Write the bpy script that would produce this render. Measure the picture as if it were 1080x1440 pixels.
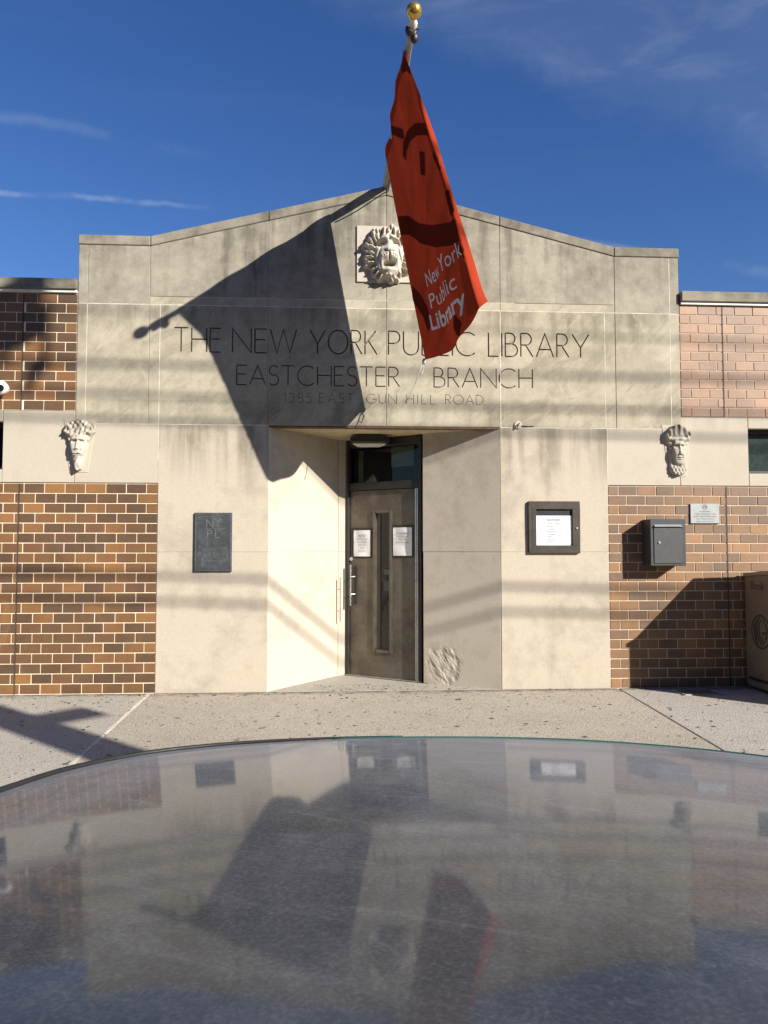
import bpy, bmesh, math, random
import numpy as np
from mathutils import Vector, Matrix

random.seed(7)
rng = np.random.default_rng(11)
for o in list(bpy.data.objects):
    bpy.data.objects.remove(o)
SC = bpy.context.scene
COL = SC.collection
R = math.radians

# ------------------------------------------------------------------ camera
cam = bpy.data.cameras.new('camera')
cam_o = bpy.data.objects.new('camera', cam)
COL.objects.link(cam_o)
cam.sensor_fit = 'VERTICAL'
cam.sensor_height = 36.0
cam.sensor_width = 27.0
cam.lens = 26.0
cam.clip_start = 0.02
cam.clip_end = 2000
cam_o.location = (0, 0, 1.45)
cam_o.rotation_euler = (R(90 + 2.862), 0, R(-3.281))
SC.camera = cam_o

# ------------------------------------------------------------------ light
TO_SUN = Vector((1.06, -1.0, 0.70)).normalized()
SUN_EL = math.asin(TO_SUN.z)
SUN_AZ = math.atan2(TO_SUN.x, TO_SUN.y)
world = bpy.data.worlds.new('World')
SC.world = world
world.use_nodes = True
wnt = world.node_tree
bg = wnt.nodes['Background']
sky = wnt.nodes.new('ShaderNodeTexSky')
sky.sky_type = 'NISHITA'
sky.sun_disc = False
sky.sun_elevation = SUN_EL
sky.sun_rotation = SUN_AZ
sky.altitude = 0
sky.air_density = 1.0
sky.dust_density = 0.2
sky.ozone_density = 3.0
SKY_STRENGTH = 0.050
bg.inputs['Strength'].default_value = SKY_STRENGTH
hs = wnt.nodes.new('ShaderNodeHueSaturation')
hs.inputs['Saturation'].default_value = 1.25
hs.inputs['Hue'].default_value = 0.515
hs.inputs['Value'].default_value = 1.32
wnt.links.new(sky.outputs[0], hs.inputs['Color'])
# thin cirrus, drawn out along one direction over the whole sky
tcw = wnt.nodes.new('ShaderNodeTexCoord')


def wmath(op, a, b=None, c=None, clamp=False):
    n = wnt.nodes.new('ShaderNodeMath')
    n.operation = op
    n.use_clamp = clamp
    for i, v in enumerate((a, b, c)):
        if v is None:
            continue
        if isinstance(v, (int, float)):
            n.inputs[i].default_value = v
        else:
            wnt.links.new(v, n.inputs[i])
    return n.outputs[0]


def wnoise(scale_xyz, rot, scale, detail, rough=0.55, dist=0.0, loc=(0, 0, 0)):
    m = wnt.nodes.new('ShaderNodeMapping')
    m.inputs['Scale'].default_value = scale_xyz
    m.inputs['Rotation'].default_value = rot
    m.inputs['Location'].default_value = loc
    wnt.links.new(tcw.outputs['Generated'], m.inputs['Vector'])
    n = wnt.nodes.new('ShaderNodeTexNoise')
    n.inputs['Scale'].default_value = scale
    n.inputs['Detail'].default_value = detail
    n.inputs['Roughness'].default_value = rough
    n.inputs['Distortion'].default_value = dist
    wnt.links.new(m.outputs[0], n.inputs['Vector'])
    return n.outputs['Fac']


def wramp(v, a, b):
    n = wnt.nodes.new('ShaderNodeMapRange')
    n.interpolation_type = 'SMOOTHSTEP'
    n.inputs['From Min'].default_value = a
    n.inputs['From Max'].default_value = b
    wnt.links.new(v, n.inputs['Value'])
    return n.outputs[0]


sepw = wnt.nodes.new('ShaderNodeSeparateXYZ')
wnt.links.new(tcw.outputs['Generated'], sepw.inputs[0])


def wtrail(nrm, mid, half, width, amount, along):
    """A condensation trail: a short, broken arc of the great circle with normal nrm, centred on mid."""
    def dot(v):
        d = wnt.nodes.new('ShaderNodeVectorMath')
        d.operation = 'DOT_PRODUCT'
        d.inputs[1].default_value = Vector(v).normalized()
        wnt.links.new(tcw.outputs['Generated'], d.inputs[0])
        return d.outputs['Value']
    nz = wnoise((1, 1, 1), (0, 0, 0), 12, 5, 0.65)
    t = wmath('ABSOLUTE', wmath('ADD', dot(nrm), wmath('MULTIPLY_ADD', nz, 0.016, -0.008)))
    band = wramp(t, width, 0.0)
    reach = wramp(dot(mid), math.cos(half), math.cos(half * .35))
    brk = wramp(wnoise((1, 1, 1), (0, 0, 0), along, 4, 0.6), 0.40, 0.60)
    return wmath('MULTIPLY', wmath('MULTIPLY', band, reach), wmath('MULTIPLY', brk, amount))


def wpatch(mid, half, amount):
    d = wnt.nodes.new('ShaderNodeVectorMath')
    d.operation = 'DOT_PRODUCT'
    d.inputs[1].default_value = Vector(mid).normalized()
    wnt.links.new(tcw.outputs['Generated'], d.inputs[0])
    return wmath('MULTIPLY', wramp(d.outputs['Value'], math.cos(half), math.cos(half * .2)), amount)


CIRRUS = []          # filled below, once directions are known


def cam_dir(u, v):
    """World direction of a photograph pixel (used once, for the two contrails' great circles)."""
    ya, pi_ = R(3.281), R(2.862)
    F = Vector((math.sin(ya) * math.cos(pi_), math.cos(ya) * math.cos(pi_), math.sin(pi_)))
    Rr = Vector((math.cos(ya), -math.sin(ya), 0))
    U = Rr.cross(F)
    return (F + Rr * (u - 540) / 1040 - U * (v - 720) / 1040).normalized()


veil = wramp(wnoise((1.0, 3.2, 5.0), (0.3, 0.5, 0.4), 1.5, 7, 0.6, 0.6, (2.2, 0.6, 0.3)), 0.50, 0.86)
fibre = wramp(wnoise((1.5, 9.0, 12.0), (0.25, 0.45, 0.5), 2.2, 5, 0.6, 0.4, (0.7, 0.2, 0.4)), 0.42, 0.85)
cl = wmath('MULTIPLY', veil, wmath('MULTIPLY_ADD', fibre, 0.6, 0.4))
cl = wmath('MULTIPLY', cl, 0.10)
high = wramp(sepw.outputs['Z'], 0.12, 0.75)
cl = wmath('MULTIPLY', cl, high)
t1 = wtrail(cam_dir(0, 268).cross(cam_dir(340, 298)), cam_dir(150, 280), .30, 0.0050, 0.34, 7.0)
t2 = wtrail(cam_dir(0, 162).cross(cam_dir(180, 198)), cam_dir(20, 165), .22, 0.010, 0.11, 9.0)
t3 = wtrail(cam_dir(830, 345).cross(cam_dir(1075, 385)), cam_dir(1000, 372), .20, 0.009, 0.22, 6.0)
vn = cam_dir(900, 190).cross(cam_dir(480, 40)).normalized()
if vn.dot(cam_dir(900, 20)) < 0:
    vn = -vn
vd = wnt.nodes.new('ShaderNodeVectorMath')
vd.operation = 'DOT_PRODUCT'
vd.inputs[1].default_value = vn
wnt.links.new(tcw.outputs['Generated'], vd.inputs[0])
edge_n = wnoise((1, 1, 1), (0, 0, 0), 7, 6, 0.65)
ve = wramp(wmath('ADD', vd.outputs['Value'], wmath('MULTIPLY_ADD', edge_n, .10, -.05)), -.005, .055)
vp = wmath('MULTIPLY', wmath('MULTIPLY', wpatch(cam_dir(880, 20), .62, 0.17), ve), wmath('MULTIPLY_ADD', fibre, .9, .35))
cl = wmath('ADD', wmath('ADD', wmath('ADD', cl, vp), t1), wmath('ADD', t2, t3), clamp=True)
mixc = wnt.nodes.new('ShaderNodeMix')
mixc.data_type = 'RGBA'
wnt.links.new(cl, mixc.inputs['Factor'])
wnt.links.new(hs.outputs[0], mixc.inputs['A'])
mixc.inputs['B'].default_value = (6.5, 7.2, 8.2, 1)
wnt.links.new(mixc.outputs['Result'], bg.inputs['Color'])

sun = bpy.data.lights.new('sun', 'SUN')
sun.energy = 5.0
sun.angle = R(0.48)
sun.color = (1.0, 0.94, 0.845)
sun_o = bpy.data.objects.new('sun', sun)
COL.objects.link(sun_o)
sun_o.rotation_euler = (-TO_SUN).to_track_quat('-Z', 'Y').to_euler()
sun_o.location = (10, -10, 12)

SC.view_settings.view_transform = 'Standard'
SC.view_settings.look = 'None'
SC.view_settings.exposure = 0.95
SC.view_settings.gamma = 1.0
SC.view_settings.use_curve_mapping = False
SC.render.engine = 'CYCLES'
SC.cycles.max_bounces = 8

# ------------------------------------------------------------------ mesh helpers
WLOC = {}


class MB:
    """Collects vertices and faces in world coordinates; build() links them as ONE mesh object."""

    def __init__(s):
        s.v, s.f, s.m = [], [], []
        s.M = None

    def add(s, vs, fs, mi=0):
        n = len(s.v)
        for p in vs:
            p = Vector(p)
            s.v.append(s.M @ p if s.M else p)
        for f in fs:
            s.f.append([n + i for i in f])
            s.m.append(mi)
        return s

    def box(s, x0, x1, y0, y1, z0, z1, mi=0):
        vs = [(x, y, z) for x in (x0, x1) for y in (y0, y1) for z in (z0, z1)]
        return s.add(vs, [(0, 1, 3, 2), (4, 6, 7, 5), (0, 4, 5, 1), (2, 3, 7, 6), (0, 2, 6, 4), (1, 5, 7, 3)], mi)

    def prism_xz(s, poly, y0, y1, mi=0):
        n = len(poly)
        vs = [(x, y0, z) for x, z in poly] + [(x, y1, z) for x, z in poly]
        fs = [list(range(n)), list(range(2 * n - 1, n - 1, -1))]
        fs += [(i, i + n, (i + 1) % n + n, (i + 1) % n) for i in range(n)]
        return s.add(vs, fs, mi)

    def prism_xy(s, poly, z0, z1, mi=0):
        n = len(poly)
        vs = [(x, y, z0) for x, y in poly] + [(x, y, z1) for x, y in poly]
        fs = [list(range(n - 1, -1, -1)), list(range(n, 2 * n))]
        fs += [(i, (i + 1) % n, (i + 1) % n + n, i + n) for i in range(n)]
        return s.add(vs, fs, mi)

    def prism_yz(s, poly, x0, x1, mi=0):
        n = len(poly)
        vs = [(x0, y, z) for y, z in poly] + [(x1, y, z) for y, z in poly]
        fs = [list(range(n)), list(range(2 * n - 1, n - 1, -1))]
        fs += [(i, i + n, (i + 1) % n + n, (i + 1) % n) for i in range(n)]
        return s.add(vs, fs, mi)

    def tube(s, pts, r, n=10, cap=True, mi=0):
        pts = [Vector(p) for p in pts]
        rs = r if isinstance(r, (list, tuple)) else [r] * len(pts)
        vs, fs = [], []
        up = None
        for i, p in enumerate(pts):
            d = (pts[min(i + 1, len(pts) - 1)] - pts[max(i - 1, 0)]).normalized()
            if up is None:
                up = Vector((0, 0, 1)) if abs(d.z) < .9 else Vector((1, 0, 0))
            a = d.cross(up).normalized()
            b = a.cross(d).normalized()
            up = b
            for k in range(n):
                t = 2 * math.pi * k / n
                vs.append(p + (a * math.cos(t) + b * math.sin(t)) * rs[i])
        for i in range(len(pts) - 1):
            for k in range(n):
                k2 = (k + 1) % n
                fs.append((i * n + k, i * n + k2, (i + 1) * n + k2, (i + 1) * n + k))
        if cap:
            fs.append(list(range(n - 1, -1, -1)))
            fs.append([(len(pts) - 1) * n + k for k in range(n)])
        return s.add(vs, fs, mi)

    def sphere(s, c, r, nu=20, nv=12, sx=1, sy=1, sz=1, mi=0):
        vs, fs = [], []
        for j in range(nv + 1):
            ph = math.pi * j / nv
            for i in range(nu):
                th = 2 * math.pi * i / nu
                vs.append((c[0] + r * sx * math.sin(ph) * math.cos(th), c[1] + r * sy * math.sin(ph) * math.sin(th), c[2] + r * sz * math.cos(ph)))
        for j in range(nv):
            for i in range(nu):
                i2 = (i + 1) % nu
                fs.append((j * nu + i, j * nu + i2, (j + 1) * nu + i2, (j + 1) * nu + i))
        return s.add(vs, fs, mi)

    def build(s, name, mat, parent=None, bevel=0, seg=1, smooth=False, sharp=None, merge=False, loc=None):
        me = bpy.data.meshes.new(name)
        base = Vector(loc) if loc is not None else Vector((0, 0, 0))
        pw = WLOC.get(parent, Vector((0, 0, 0))) if parent else Vector((0, 0, 0))
        off = base if loc is not None else (pw if parent else base)
        me.from_pydata([p - off for p in s.v], [], s.f)
        mats = mat if isinstance(mat, (list, tuple)) else [mat]
        for m in mats:
            me.materials.append(m)
        me.polygons.foreach_set('material_index', s.m)
        bm = bmesh.new()
        bm.from_mesh(me)
        if merge:
            bmesh.ops.remove_doubles(bm, verts=bm.verts, dist=1e-5)
        bmesh.ops.recalc_face_normals(bm, faces=bm.faces)
        if bevel:
            es = [e for e in bm.edges if len(e.link_faces) == 2 and e.calc_face_angle(0) > 0.5]
            bmesh.ops.bevel(bm, geom=es, offset=bevel, segments=seg, affect='EDGES', clamp_overlap=True)
        bm.to_mesh(me)
        bm.free()
        if smooth:
            me.polygons.foreach_set('use_smooth', [True] * len(me.polygons))
            if sharp:
                me.set_sharp_from_angle(angle=R(sharp))
        o = bpy.data.objects.new(name, me)
        COL.objects.link(o)
        if parent:
            o.parent = parent
            if loc is not None:
                o.location = base - pw
        else:
            o.location = base
        WLOC[o] = base if loc is not None else (pw if parent else base)
        return o


def tag(o, label=None, cat=None, group=None, kind=None):
    if label:
        o['label'] = label
    if cat:
        o['category'] = cat
    if group:
        o['group'] = group
    if kind:
        o['kind'] = kind
    return o


def thing(name, loc, label, cat, group=None):
    o = bpy.data.objects.new(name, None)
    o.empty_display_size = 0.1
    COL.objects.link(o)
    o.location = loc
    WLOC[o] = Vector(loc)
    return tag(o, label, cat, group)


_tcache = {}


def text_mesh(body, size=1.0, align='LEFT', bold=0.0):
    key = (body, align, bold)
    if key not in _tcache:
        cu = bpy.data.curves.new('t', 'FONT')
        cu.body = body
        cu.size = 1.0
        cu.align_x = align
        cu.offset = bold
        cu.resolution_u = 3
        o = bpy.data.objects.new('t', cu)
        COL.objects.link(o)
        dg = bpy.context.evaluated_depsgraph_get()
        me = bpy.data.meshes.new_from_object(o.evaluated_get(dg))
        vs = [tuple(v.co) for v in me.vertices]
        fs = [tuple(p.vertices) for p in me.polygons]
        bpy.data.objects.remove(o)
        bpy.data.curves.remove(cu)
        bpy.data.meshes.remove(me)
        _tcache[key] = (vs, fs)
    vs, fs = _tcache[key]
    return [(x * size, y * size) for x, y, z in vs], fs


def put_text(mb, body, size, o, ex, ez, align='LEFT', bold=0.0, width=None):
    vs, fs = text_mesh(body, size, align, bold)
    o, ex, ez = Vector(o), Vector(ex), Vector(ez)
    k = 1.0
    if width:
        xs = [v[0] for v in vs]
        k = width / (max(xs) - min(xs))
    mb.add([o + ex * (x * k) + ez * y for x, y in vs], fs)


# ------------------------------------------------------------------ materials
def new_mat(name):
    m = bpy.data.materials.new(name)
    m.use_nodes = True
    nt = m.node_tree
    return m, nt, nt.nodes['Principled BSDF']


class NB:
    """Tiny node-building helper."""

    def __init__(s, nt):
        s.nt = nt

    def node(s, t, **kw):
        n = s.nt.nodes.new(t)
        for k, v in kw.items():
            setattr(n, k, v)
        return n

    def put(s, sock, v):
        if isinstance(v, bpy.types.NodeSocket):
            s.nt.links.new(v, sock)
        elif v is not None:
            if hasattr(sock.default_value, '__len__') and not hasattr(v, '__len__'):
                v = (v,) * len(sock.default_value)
            if hasattr(sock.default_value, '__len__') and len(sock.default_value) == 4 and len(v) == 3:
                v = (*v, 1)
            sock.default_value = v

    def math(s, op, a, b=None, clamp=False):
        n = s.node('ShaderNodeMath', operation=op, use_clamp=clamp)
        n.inputs[2].default_value = 0.15
        s.put(n.inputs[0], a)
        if b is not None:
            s.put(n.inputs[1], b)
        return n.outputs[0]

    def pos(s):
        return s.node('ShaderNodeNewGeometry').outputs['Position']

    def objc(s):
        return s.node('ShaderNodeTexCoord').outputs['Object']

    def map(s, vec, scale=(1, 1, 1), rot=(0, 0, 0), loc=(0, 0, 0)):
        n = s.node('ShaderNodeMapping')
        s.put(n.inputs['Vector'], vec)
        n.inputs['Scale'].default_value = scale
        n.inputs['Rotation'].default_value = rot
        n.inputs['Location'].default_value = loc
        return n.outputs[0]

    def noise(s, vec, scale, detail=4, rough=0.55, dist=0.0):
        n = s.node('ShaderNodeTexNoise')
        s.put(n.inputs['Vector'], vec)
        n.inputs['Scale'].default_value = scale
        n.inputs['Detail'].default_value = detail
        n.inputs['Roughness'].default_value = rough
        n.inputs['Distortion'].default_value = dist
        return n.outputs['Fac']

    def ramp(s, v, a, b, lo=0.0, hi=1.0, smooth=True):
        n = s.node('ShaderNodeMapRange')
        if smooth:
            n.interpolation_type = 'SMOOTHSTEP'
        s.put(n.inputs['Value'], v)
        n.inputs['From Min'].default_value = a
        n.inputs['From Max'].default_value = b
        n.inputs['To Min'].default_value = lo
        n.inputs['To Max'].default_value = hi
        return n.outputs[0]

    def mix(s, fac, a, b, mode='MIX'):
        n = s.node('ShaderNodeMix', data_type='RGBA', blend_type=mode)
        s.put(n.inputs['Factor'], fac)
        s.put(n.inputs['A'], a)
        s.put(n.inputs['B'], b)
        return n.outputs['Result']

    def sep(s, vec):
        n = s.node('ShaderNodeSeparateXYZ')
        s.put(n.inputs[0], vec)
        return n.outputs

    def bump(s, h, strength, dist):
        n = s.node('ShaderNodeBump')
        s.put(n.inputs['Height'], h)
        n.inputs['Strength'].default_value = strength
        n.inputs['Distance'].default_value = dist
        return n.outputs[0]


def stone(name, clean, dirt, dirt_lo=0.40, dirt_hi=0.75, dirt_amt=0.8, diag=0.0, diag_col=(.5, .47, .38), bands=(), run_amt=0.5, rough=0.85, pan=0.10, seed=0.0, grain=.10):
    m, nt, b = new_mat(name)
    n = NB(nt)
    p = n.map(n.pos(), loc=(seed, seed * .7, seed * 1.3))
    big = n.noise(p, 1.3, 6, 0.6)
    mid = n.noise(p, 6.5, 7, 0.62)
    fine = n.noise(p, 70, 5, 0.7)
    speck = n.noise(p, 210, 3, 0.6)
    run = n.noise(n.map(p, scale=(7, 7, .55)), 1.0, 6, 0.6)
    z = n.sep(n.pos())[2]
    d = n.math('ADD', n.math('MULTIPLY', big, 0.55), n.math('MULTIPLY', mid, 0.45))
    d = n.ramp(d, dirt_lo, dirt_hi, 0, dirt_amt, smooth=False)
    for zt, zb, amt in bands:
        g = n.ramp(n.math('ADD', z, n.math('MULTIPLY', n.math('SUBTRACT', run, 0.5), 0.5)), zb, zt, 0, amt)
        # nothing above the joint it starts from
        cut = n.math('LESS_THAN', z, zt)
        g = n.math('MULTIPLY', n.math('MULTIPLY', g, cut), n.ramp(run, 0.36, 0.62, 0.15, 1.0))
        d = n.math('ADD', d, g, clamp=True)
    d = n.math('ADD', d, n.ramp(run, 0.55, 0.8, 0, 0.35 * run_amt), clamp=True)
    c = n.mix(d, clean, dirt)
    if diag:
        pr_ = n.map(p, rot=(0, R(47), 0))
        dg = n.noise(n.map(pr_, scale=(1.0, 1, 5.0)), 3.2, 9, 0.72, 0.9)
        pr2 = n.map(p, rot=(0, R(38), 0))
        pm = n.ramp(n.noise(p, 2.1, 5, 0.6, 0.8), 0.46, 0.60)
        c = n.mix(n.math('MULTIPLY', n.ramp(dg, 0.47, 0.70, 0, diag), n.math('MULTIPLY_ADD', pm, 0.85)), c, diag_col)
        c = n.mix(n.ramp(n.noise(p, 1.7, 8, 0.68, 1.2), 0.54, 0.68, 0, .45), c, diag_col)
        dk = n.noise(n.map(pr2, scale=(.9, 1, 2.2)), 1.5, 8, 0.68, 0.6)
        c = n.mix(n.ramp(dk, 0.50, 0.66, 0, .55), c, dirt)
    oi = n.node('ShaderNodeObjectInfo').outputs['Random']
    c = n.mix(1.0, c, n.ramp(oi, 0, 1, 1 - pan, 1 + pan * .6, smooth=False), 'MULTIPLY')
    c = n.mix(1.0, c, n.ramp(fine, 0.25, 0.75, 1 - grain, 1 + grain * .8), 'MULTIPLY')
    c = n.mix(1.0, c, n.ramp(speck, 0.26, 0.40, 1 - grain * 1.3, 1.0), 'MULTIPLY')
    n.put(b.inputs['Base Color'], c)
    b.inputs['Roughness'].default_value = rough
    b.inputs['Specular IOR Level'].default_value = 0.25
    h = n.math('ADD', n.math('MULTIPLY', fine, 0.6), n.math('MULTIPLY', mid, 0.5))
    h = n.math('ADD', h, n.math('MULTIPLY', speck, 0.25))
    n.put(b.inputs['Normal'], n.bump(h, 0.45, 0.006))
    return m


def simple(name, col, rough=0.6, metal=0.0, var=0.12, scale=8, fine=60, bump=0.15, spec=0.5, dirt=None, dirt_rng=(0.5, 0.8), dist=0.002, space='pos'):
    m, nt, b = new_mat(name)
    n = NB(nt)
    p = n.pos() if space == 'pos' else n.objc()
    a = n.noise(p, scale, 6, 0.6)
    f = n.noise(p, fine, 4, 0.65)
    c = n.mix(1.0, col, n.ramp(a, 0.25, 0.75, 1 - var, 1 + var), 'MULTIPLY')
    if dirt:
        c = n.mix(n.ramp(n.math('ADD', n.math('MULTIPLY', a, 0.6), n.math('MULTIPLY', f, 0.4)), dirt_rng[0], dirt_rng[1]), c, dirt)
    n.put(b.inputs['Base Color'], c)
    n.put(b.inputs['Roughness'], n.ramp(f, 0.3, 0.7, max(rough - .08, .02), min(rough + .1, 1)))
    b.inputs['Metallic'].default_value = metal
    b.inputs['Specular IOR Level'].default_value = spec
    if bump:
        n.put(b.inputs['Normal'], n.bump(f, bump, dist))
    return m


M = {}
M['stone_low'] = stone('cream limestone', (.435, .382, .304), (.215, .188, .145), .50, .70, .55, bands=[(2.73, 2.0, .85)], run_amt=.45, pan=.02, seed=1.0, grain=.07)
M['stone_mid'] = stone('weathered limestone with wiped streaks', (.385, .346, .262), (.185, .164, .122), .42, .68, .66, diag=.60, diag_col=(.46, .425, .34), bands=[(3.98, 3.65, .6), (2.98, 2.7, .35)], run_amt=.9, pan=.05, seed=3.0, grain=.09)
M['stone_top'] = stone('grey weathered limestone', (.350, .320, .252), (.150, .137, .107), .43, .67, .80, bands=[(5.2, 4.0, .65)], run_amt=1.6, pan=.06, seed=6.0, grain=.10)
M['stone_cope'] = stone('grey coping stone', (.28, .255, .200), (.10, .090, .071), .38, .62, .9, run_amt=1.2, pan=.06, seed=9.0, grain=.12)
M['stone_band'] = stone('pale limestone band', (.425, .38, .308), (.33, .29, .225), .52, .78, .5, bands=[(2.86, 2.6, .4)], run_amt=.3, pan=.02, seed=12.0, grain=.05)
M['stone_reveal'] = stone('entrance reveal limestone', (.455, .402, .325), (.235, .205, .158), .48, .72, .6, run_amt=.5, pan=.02, seed=15.0, grain=.08)
M['stone_carve'] = stone('carved pale limestone', (.44, .40, .335), (.27, .235, .185), .52, .75, .5, run_amt=.2, pan=.0, seed=18.0, grain=.05)
M['joint'] = simple('pale pointing', (.46, .42, .33), .9, var=.2, bump=.3)
M['cut_dark'] = simple('dark lined letter cut', (.16, .135, .10), .9, var=.3)  # dark brown lining of the cut letters
M['mortar'] = simple('cream mortar', (.76, .64, .46), .92, var=.12, scale=5, fine=160, bump=.4)


def brick_mat(name, island, k=(1, 1, 1), vary=1.0):
    m, nt, b = new_mat(name)
    n = NB(nt)
    rnd = n.node('ShaderNodeNewGeometry').outputs['Random Per Island'] if island else n.node('ShaderNodeObjectInfo').outputs['Random']
    cr = n.node('ShaderNodeValToRGB')
    cr.color_ramp.interpolation = 'CONSTANT'
    base_cols = [(0, (.150, .074, .036)), (.16, (.185, .088, .039)), (.34, (.235, .108, .042)), (.48, (.130, .068, .036)), (.62, (.285, .130, .046)), (.74, (.205, .096, .041)), (.86, (.255, .115, .044)), (.94, (.160, .082, .042))]
    mean = (.20, .095, .041)
    cols = [(a_, tuple((m_ + (q - m_) * vary) * w for q, m_, w in zip(c_, mean, k))) for a_, c_ in base_cols]
    els = cr.color_ramp.elements
    els[0].position, els[0].color = 0, (*cols[0][1], 1)
    els[1].position, els[1].color = cols[1][0], (*cols[1][1], 1)
    for p_, c_ in cols[2:]:
        e = els.new(p_)
        e.color = (*c_, 1)
    n.put(cr.inputs[0], rnd)
    p = n.pos()
    f = n.noise(n.map(p, scale=(1, 1, 6)), 38, 5, 0.7)
    g = n.noise(p, 9, 4, 0.6)
    s_ = n.noise(p, 260, 3, 0.6)
    c = n.mix(1.0, cr.outputs[0], n.ramp(f, 0.25, 0.75, 0.82, 1.16), 'MULTIPLY')
    c = n.mix(n.ramp(g, 0.5, 0.75, 0, .35), c, n.mix(1.0, c, (1.25, 1.05, .85), 'MULTIPLY'))
    c = n.mix(1.0, c, n.ramp(s_, 0.3, 0.45, 0.75, 1.0), 'MULTIPLY')
    soot = n.noise(p, 1.1, 6, .65, .5)
    c = n.mix(1.0, c, n.ramp(soot, .35, .65, .78, 1.10), 'MULTIPLY')
    eff = n.noise(n.map(p, scale=(2.2, 2.2, .9)), 2.3, 8, .72, .6)
    c = n.mix(n.ramp(eff, .60, .76, 0, .22), c, (.40, .33, .25))
    n.put(b.inputs['Base Color'], c)
    b.inputs['Roughness'].default_value = 0.58
    b.inputs['Specular IOR Level'].default_value = 0.6
    n.put(b.inputs['Normal'], n.bump(n.math('ADD', f, n.math('MULTIPLY', s_, .5)), 0.35, 0.002))
    return m


for key_, k__, va_ in (('brick', (.74, .78, .74), 1.12), ('brick_tan_glare', (.93, 1.04, 1.10), .80), ('brick_pink_glare', (1.34, 1.64, 2.25), .36)):  # tan and pink sets: same brick with sun glare painted into its colour
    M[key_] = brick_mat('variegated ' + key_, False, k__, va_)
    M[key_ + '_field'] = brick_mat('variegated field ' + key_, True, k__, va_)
M['mortar_tan'] = simple('tan mortar', (.60, .48, .34), .92, var=.14, scale=5, fine=160, bump=.4)
M['mortar_pink'] = simple('pinkish tan mortar', (.50, .40, .30), .92, var=.14, scale=5, fine=160, bump=.4)  # toned close to the glare-lightened brick


def concrete(name, base, dark, agg_col, agg=0.5, seed=0.0, grime=.8):
    m, nt, b = new_mat(name)
    n = NB(nt)
    p = n.map(n.pos(), loc=(seed, seed * .3, 0))
    big = n.noise(p, .9, 6, .62)
    mid = n.noise(p, 7, 6, .65)
    fi = n.noise(p, 55, 4, .7)
    vo = n.node('ShaderNodeTexVoronoi')
    n.put(vo.inputs['Vector'], p)
    vo.inputs['Scale'].default_value = 95
    c = n.mix(n.ramp(n.math('ADD', n.math('MULTIPLY', big, .6), n.math('MULTIPLY', mid, .4)), .38, .72), base, dark)
    c = n.mix(n.math('MULTIPLY', n.ramp(n.sep(vo.outputs['Color'])[0], .45, 1.0), agg), c, agg_col)
    c = n.mix(1.0, c, n.ramp(fi, .25, .75, .72, 1.22), 'MULTIPLY')
    spot = n.noise(p, 17, 2, .5)
    c = n.mix(n.ramp(spot, .70, .74, 0, .5), c, (.14, .12, .10))
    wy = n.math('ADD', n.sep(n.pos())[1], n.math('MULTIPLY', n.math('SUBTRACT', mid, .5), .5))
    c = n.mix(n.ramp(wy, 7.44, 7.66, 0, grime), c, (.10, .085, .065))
    ck = n.noise(p, 2.6, 8, .7, 1.5)
    c = n.mix(n.ramp(n.math('ABSOLUTE', n.math('SUBTRACT', ck, .5)), .006, .0, 0, .35), c, (.10, .09, .075))
    n.put(b.inputs['Base Color'], c)
    b.inputs['Roughness'].default_value = .92
    b.inputs['Specular IOR Level'].default_value = .2
    n.put(b.inputs['Normal'], n.bump(n.math('ADD', fi, n.math('MULTIPLY', vo.outputs['Distance'], .8)), .7, .006))
    return m


M['slab_mid'] = concrete('worn exposed aggregate concrete', (.43, .385, .315), (.35, .31, .25), (.22, .185, .145), .55, 2.0)
M['slab_left'] = concrete('smooth grey concrete', (.42, .39, .335), (.35, .325, .275), (.29, .265, .225), .3, 5.0)
M['slab_right'] = concrete('grey concrete', (.42, .39, .34), (.34, .315, .275), (.25, .225, .195), .4, 8.0)
M['slab_recess'] = concrete('worn recess concrete', (.42, .39, .335), (.34, .315, .265), (.28, .255, .215), .3, 6.0, .12)
M['asphalt'] = concrete('asphalt', (.055, .053, .05), (.04, .04, .04), (.09, .088, .085), .5, 11.0)
M['kerb'] = concrete('kerb concrete', (.36, .33, .28), (.25, .23, .2), (.2, .18, .16), .4, 14.0)
M['ground'] = concrete('far ground', (.20, .18, .15), (.14, .13, .11), (.12, .11, .1), .4, 17.0)

# ------------------------------------------------------------------ setting: ground
D = 7.648
g = MB()
g.add([(-600, -600, -.16), (600, -600, -.16), (600, 600, -.16), (-600, 600, -.16)], [(0, 1, 2, 3)])
tag(g.build('ground', M['ground']), 'bare ground around the library', kind='structure')
g = MB()
g.add([(-200, -9, -.125), (200, -9, -.125), (200, 3.2, -.125), (-200, 3.2, -.125)], [(0, 1, 2, 3)])
tag(g.build('road', M['asphalt']), 'asphalt road in front of the library', kind='structure')
g = MB()
for i in range(-14, 14):
    g.box(i * 2.4 + .006, i * 2.4 + 2.394, 3.2, 3.38, -.15, .0)
tag(g.build('kerb', M['kerb'], bevel=.02, seg=2), 'pale concrete kerb along the road', kind='structure')

walk = thing('sidewalk', (.5, 5.5, 0), 'worn concrete sidewalk in front of the library', None)
tag(walk, kind='structure')
base = MB()
base.box(-34, 34, 3.39, 9.3, -.15, -.02)
base.build('joint_bed', simple('joint sand', (.26, .22, .17), .95), walk)
JL, JR = (-1.92, -1.80), (2.885, 2.735)      # joint x at the wall and at y = 5


def jx(j, y):
    return j[0] + (j[1] - j[0]) * (D - .0 - y) / (D - 5.0)


def slab(poly, mat):
    s_ = MB()
    s_.prism_xy(poly, -.1, 0.0)
    return s_.build('paving_slab', mat, walk, bevel=.006)


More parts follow.
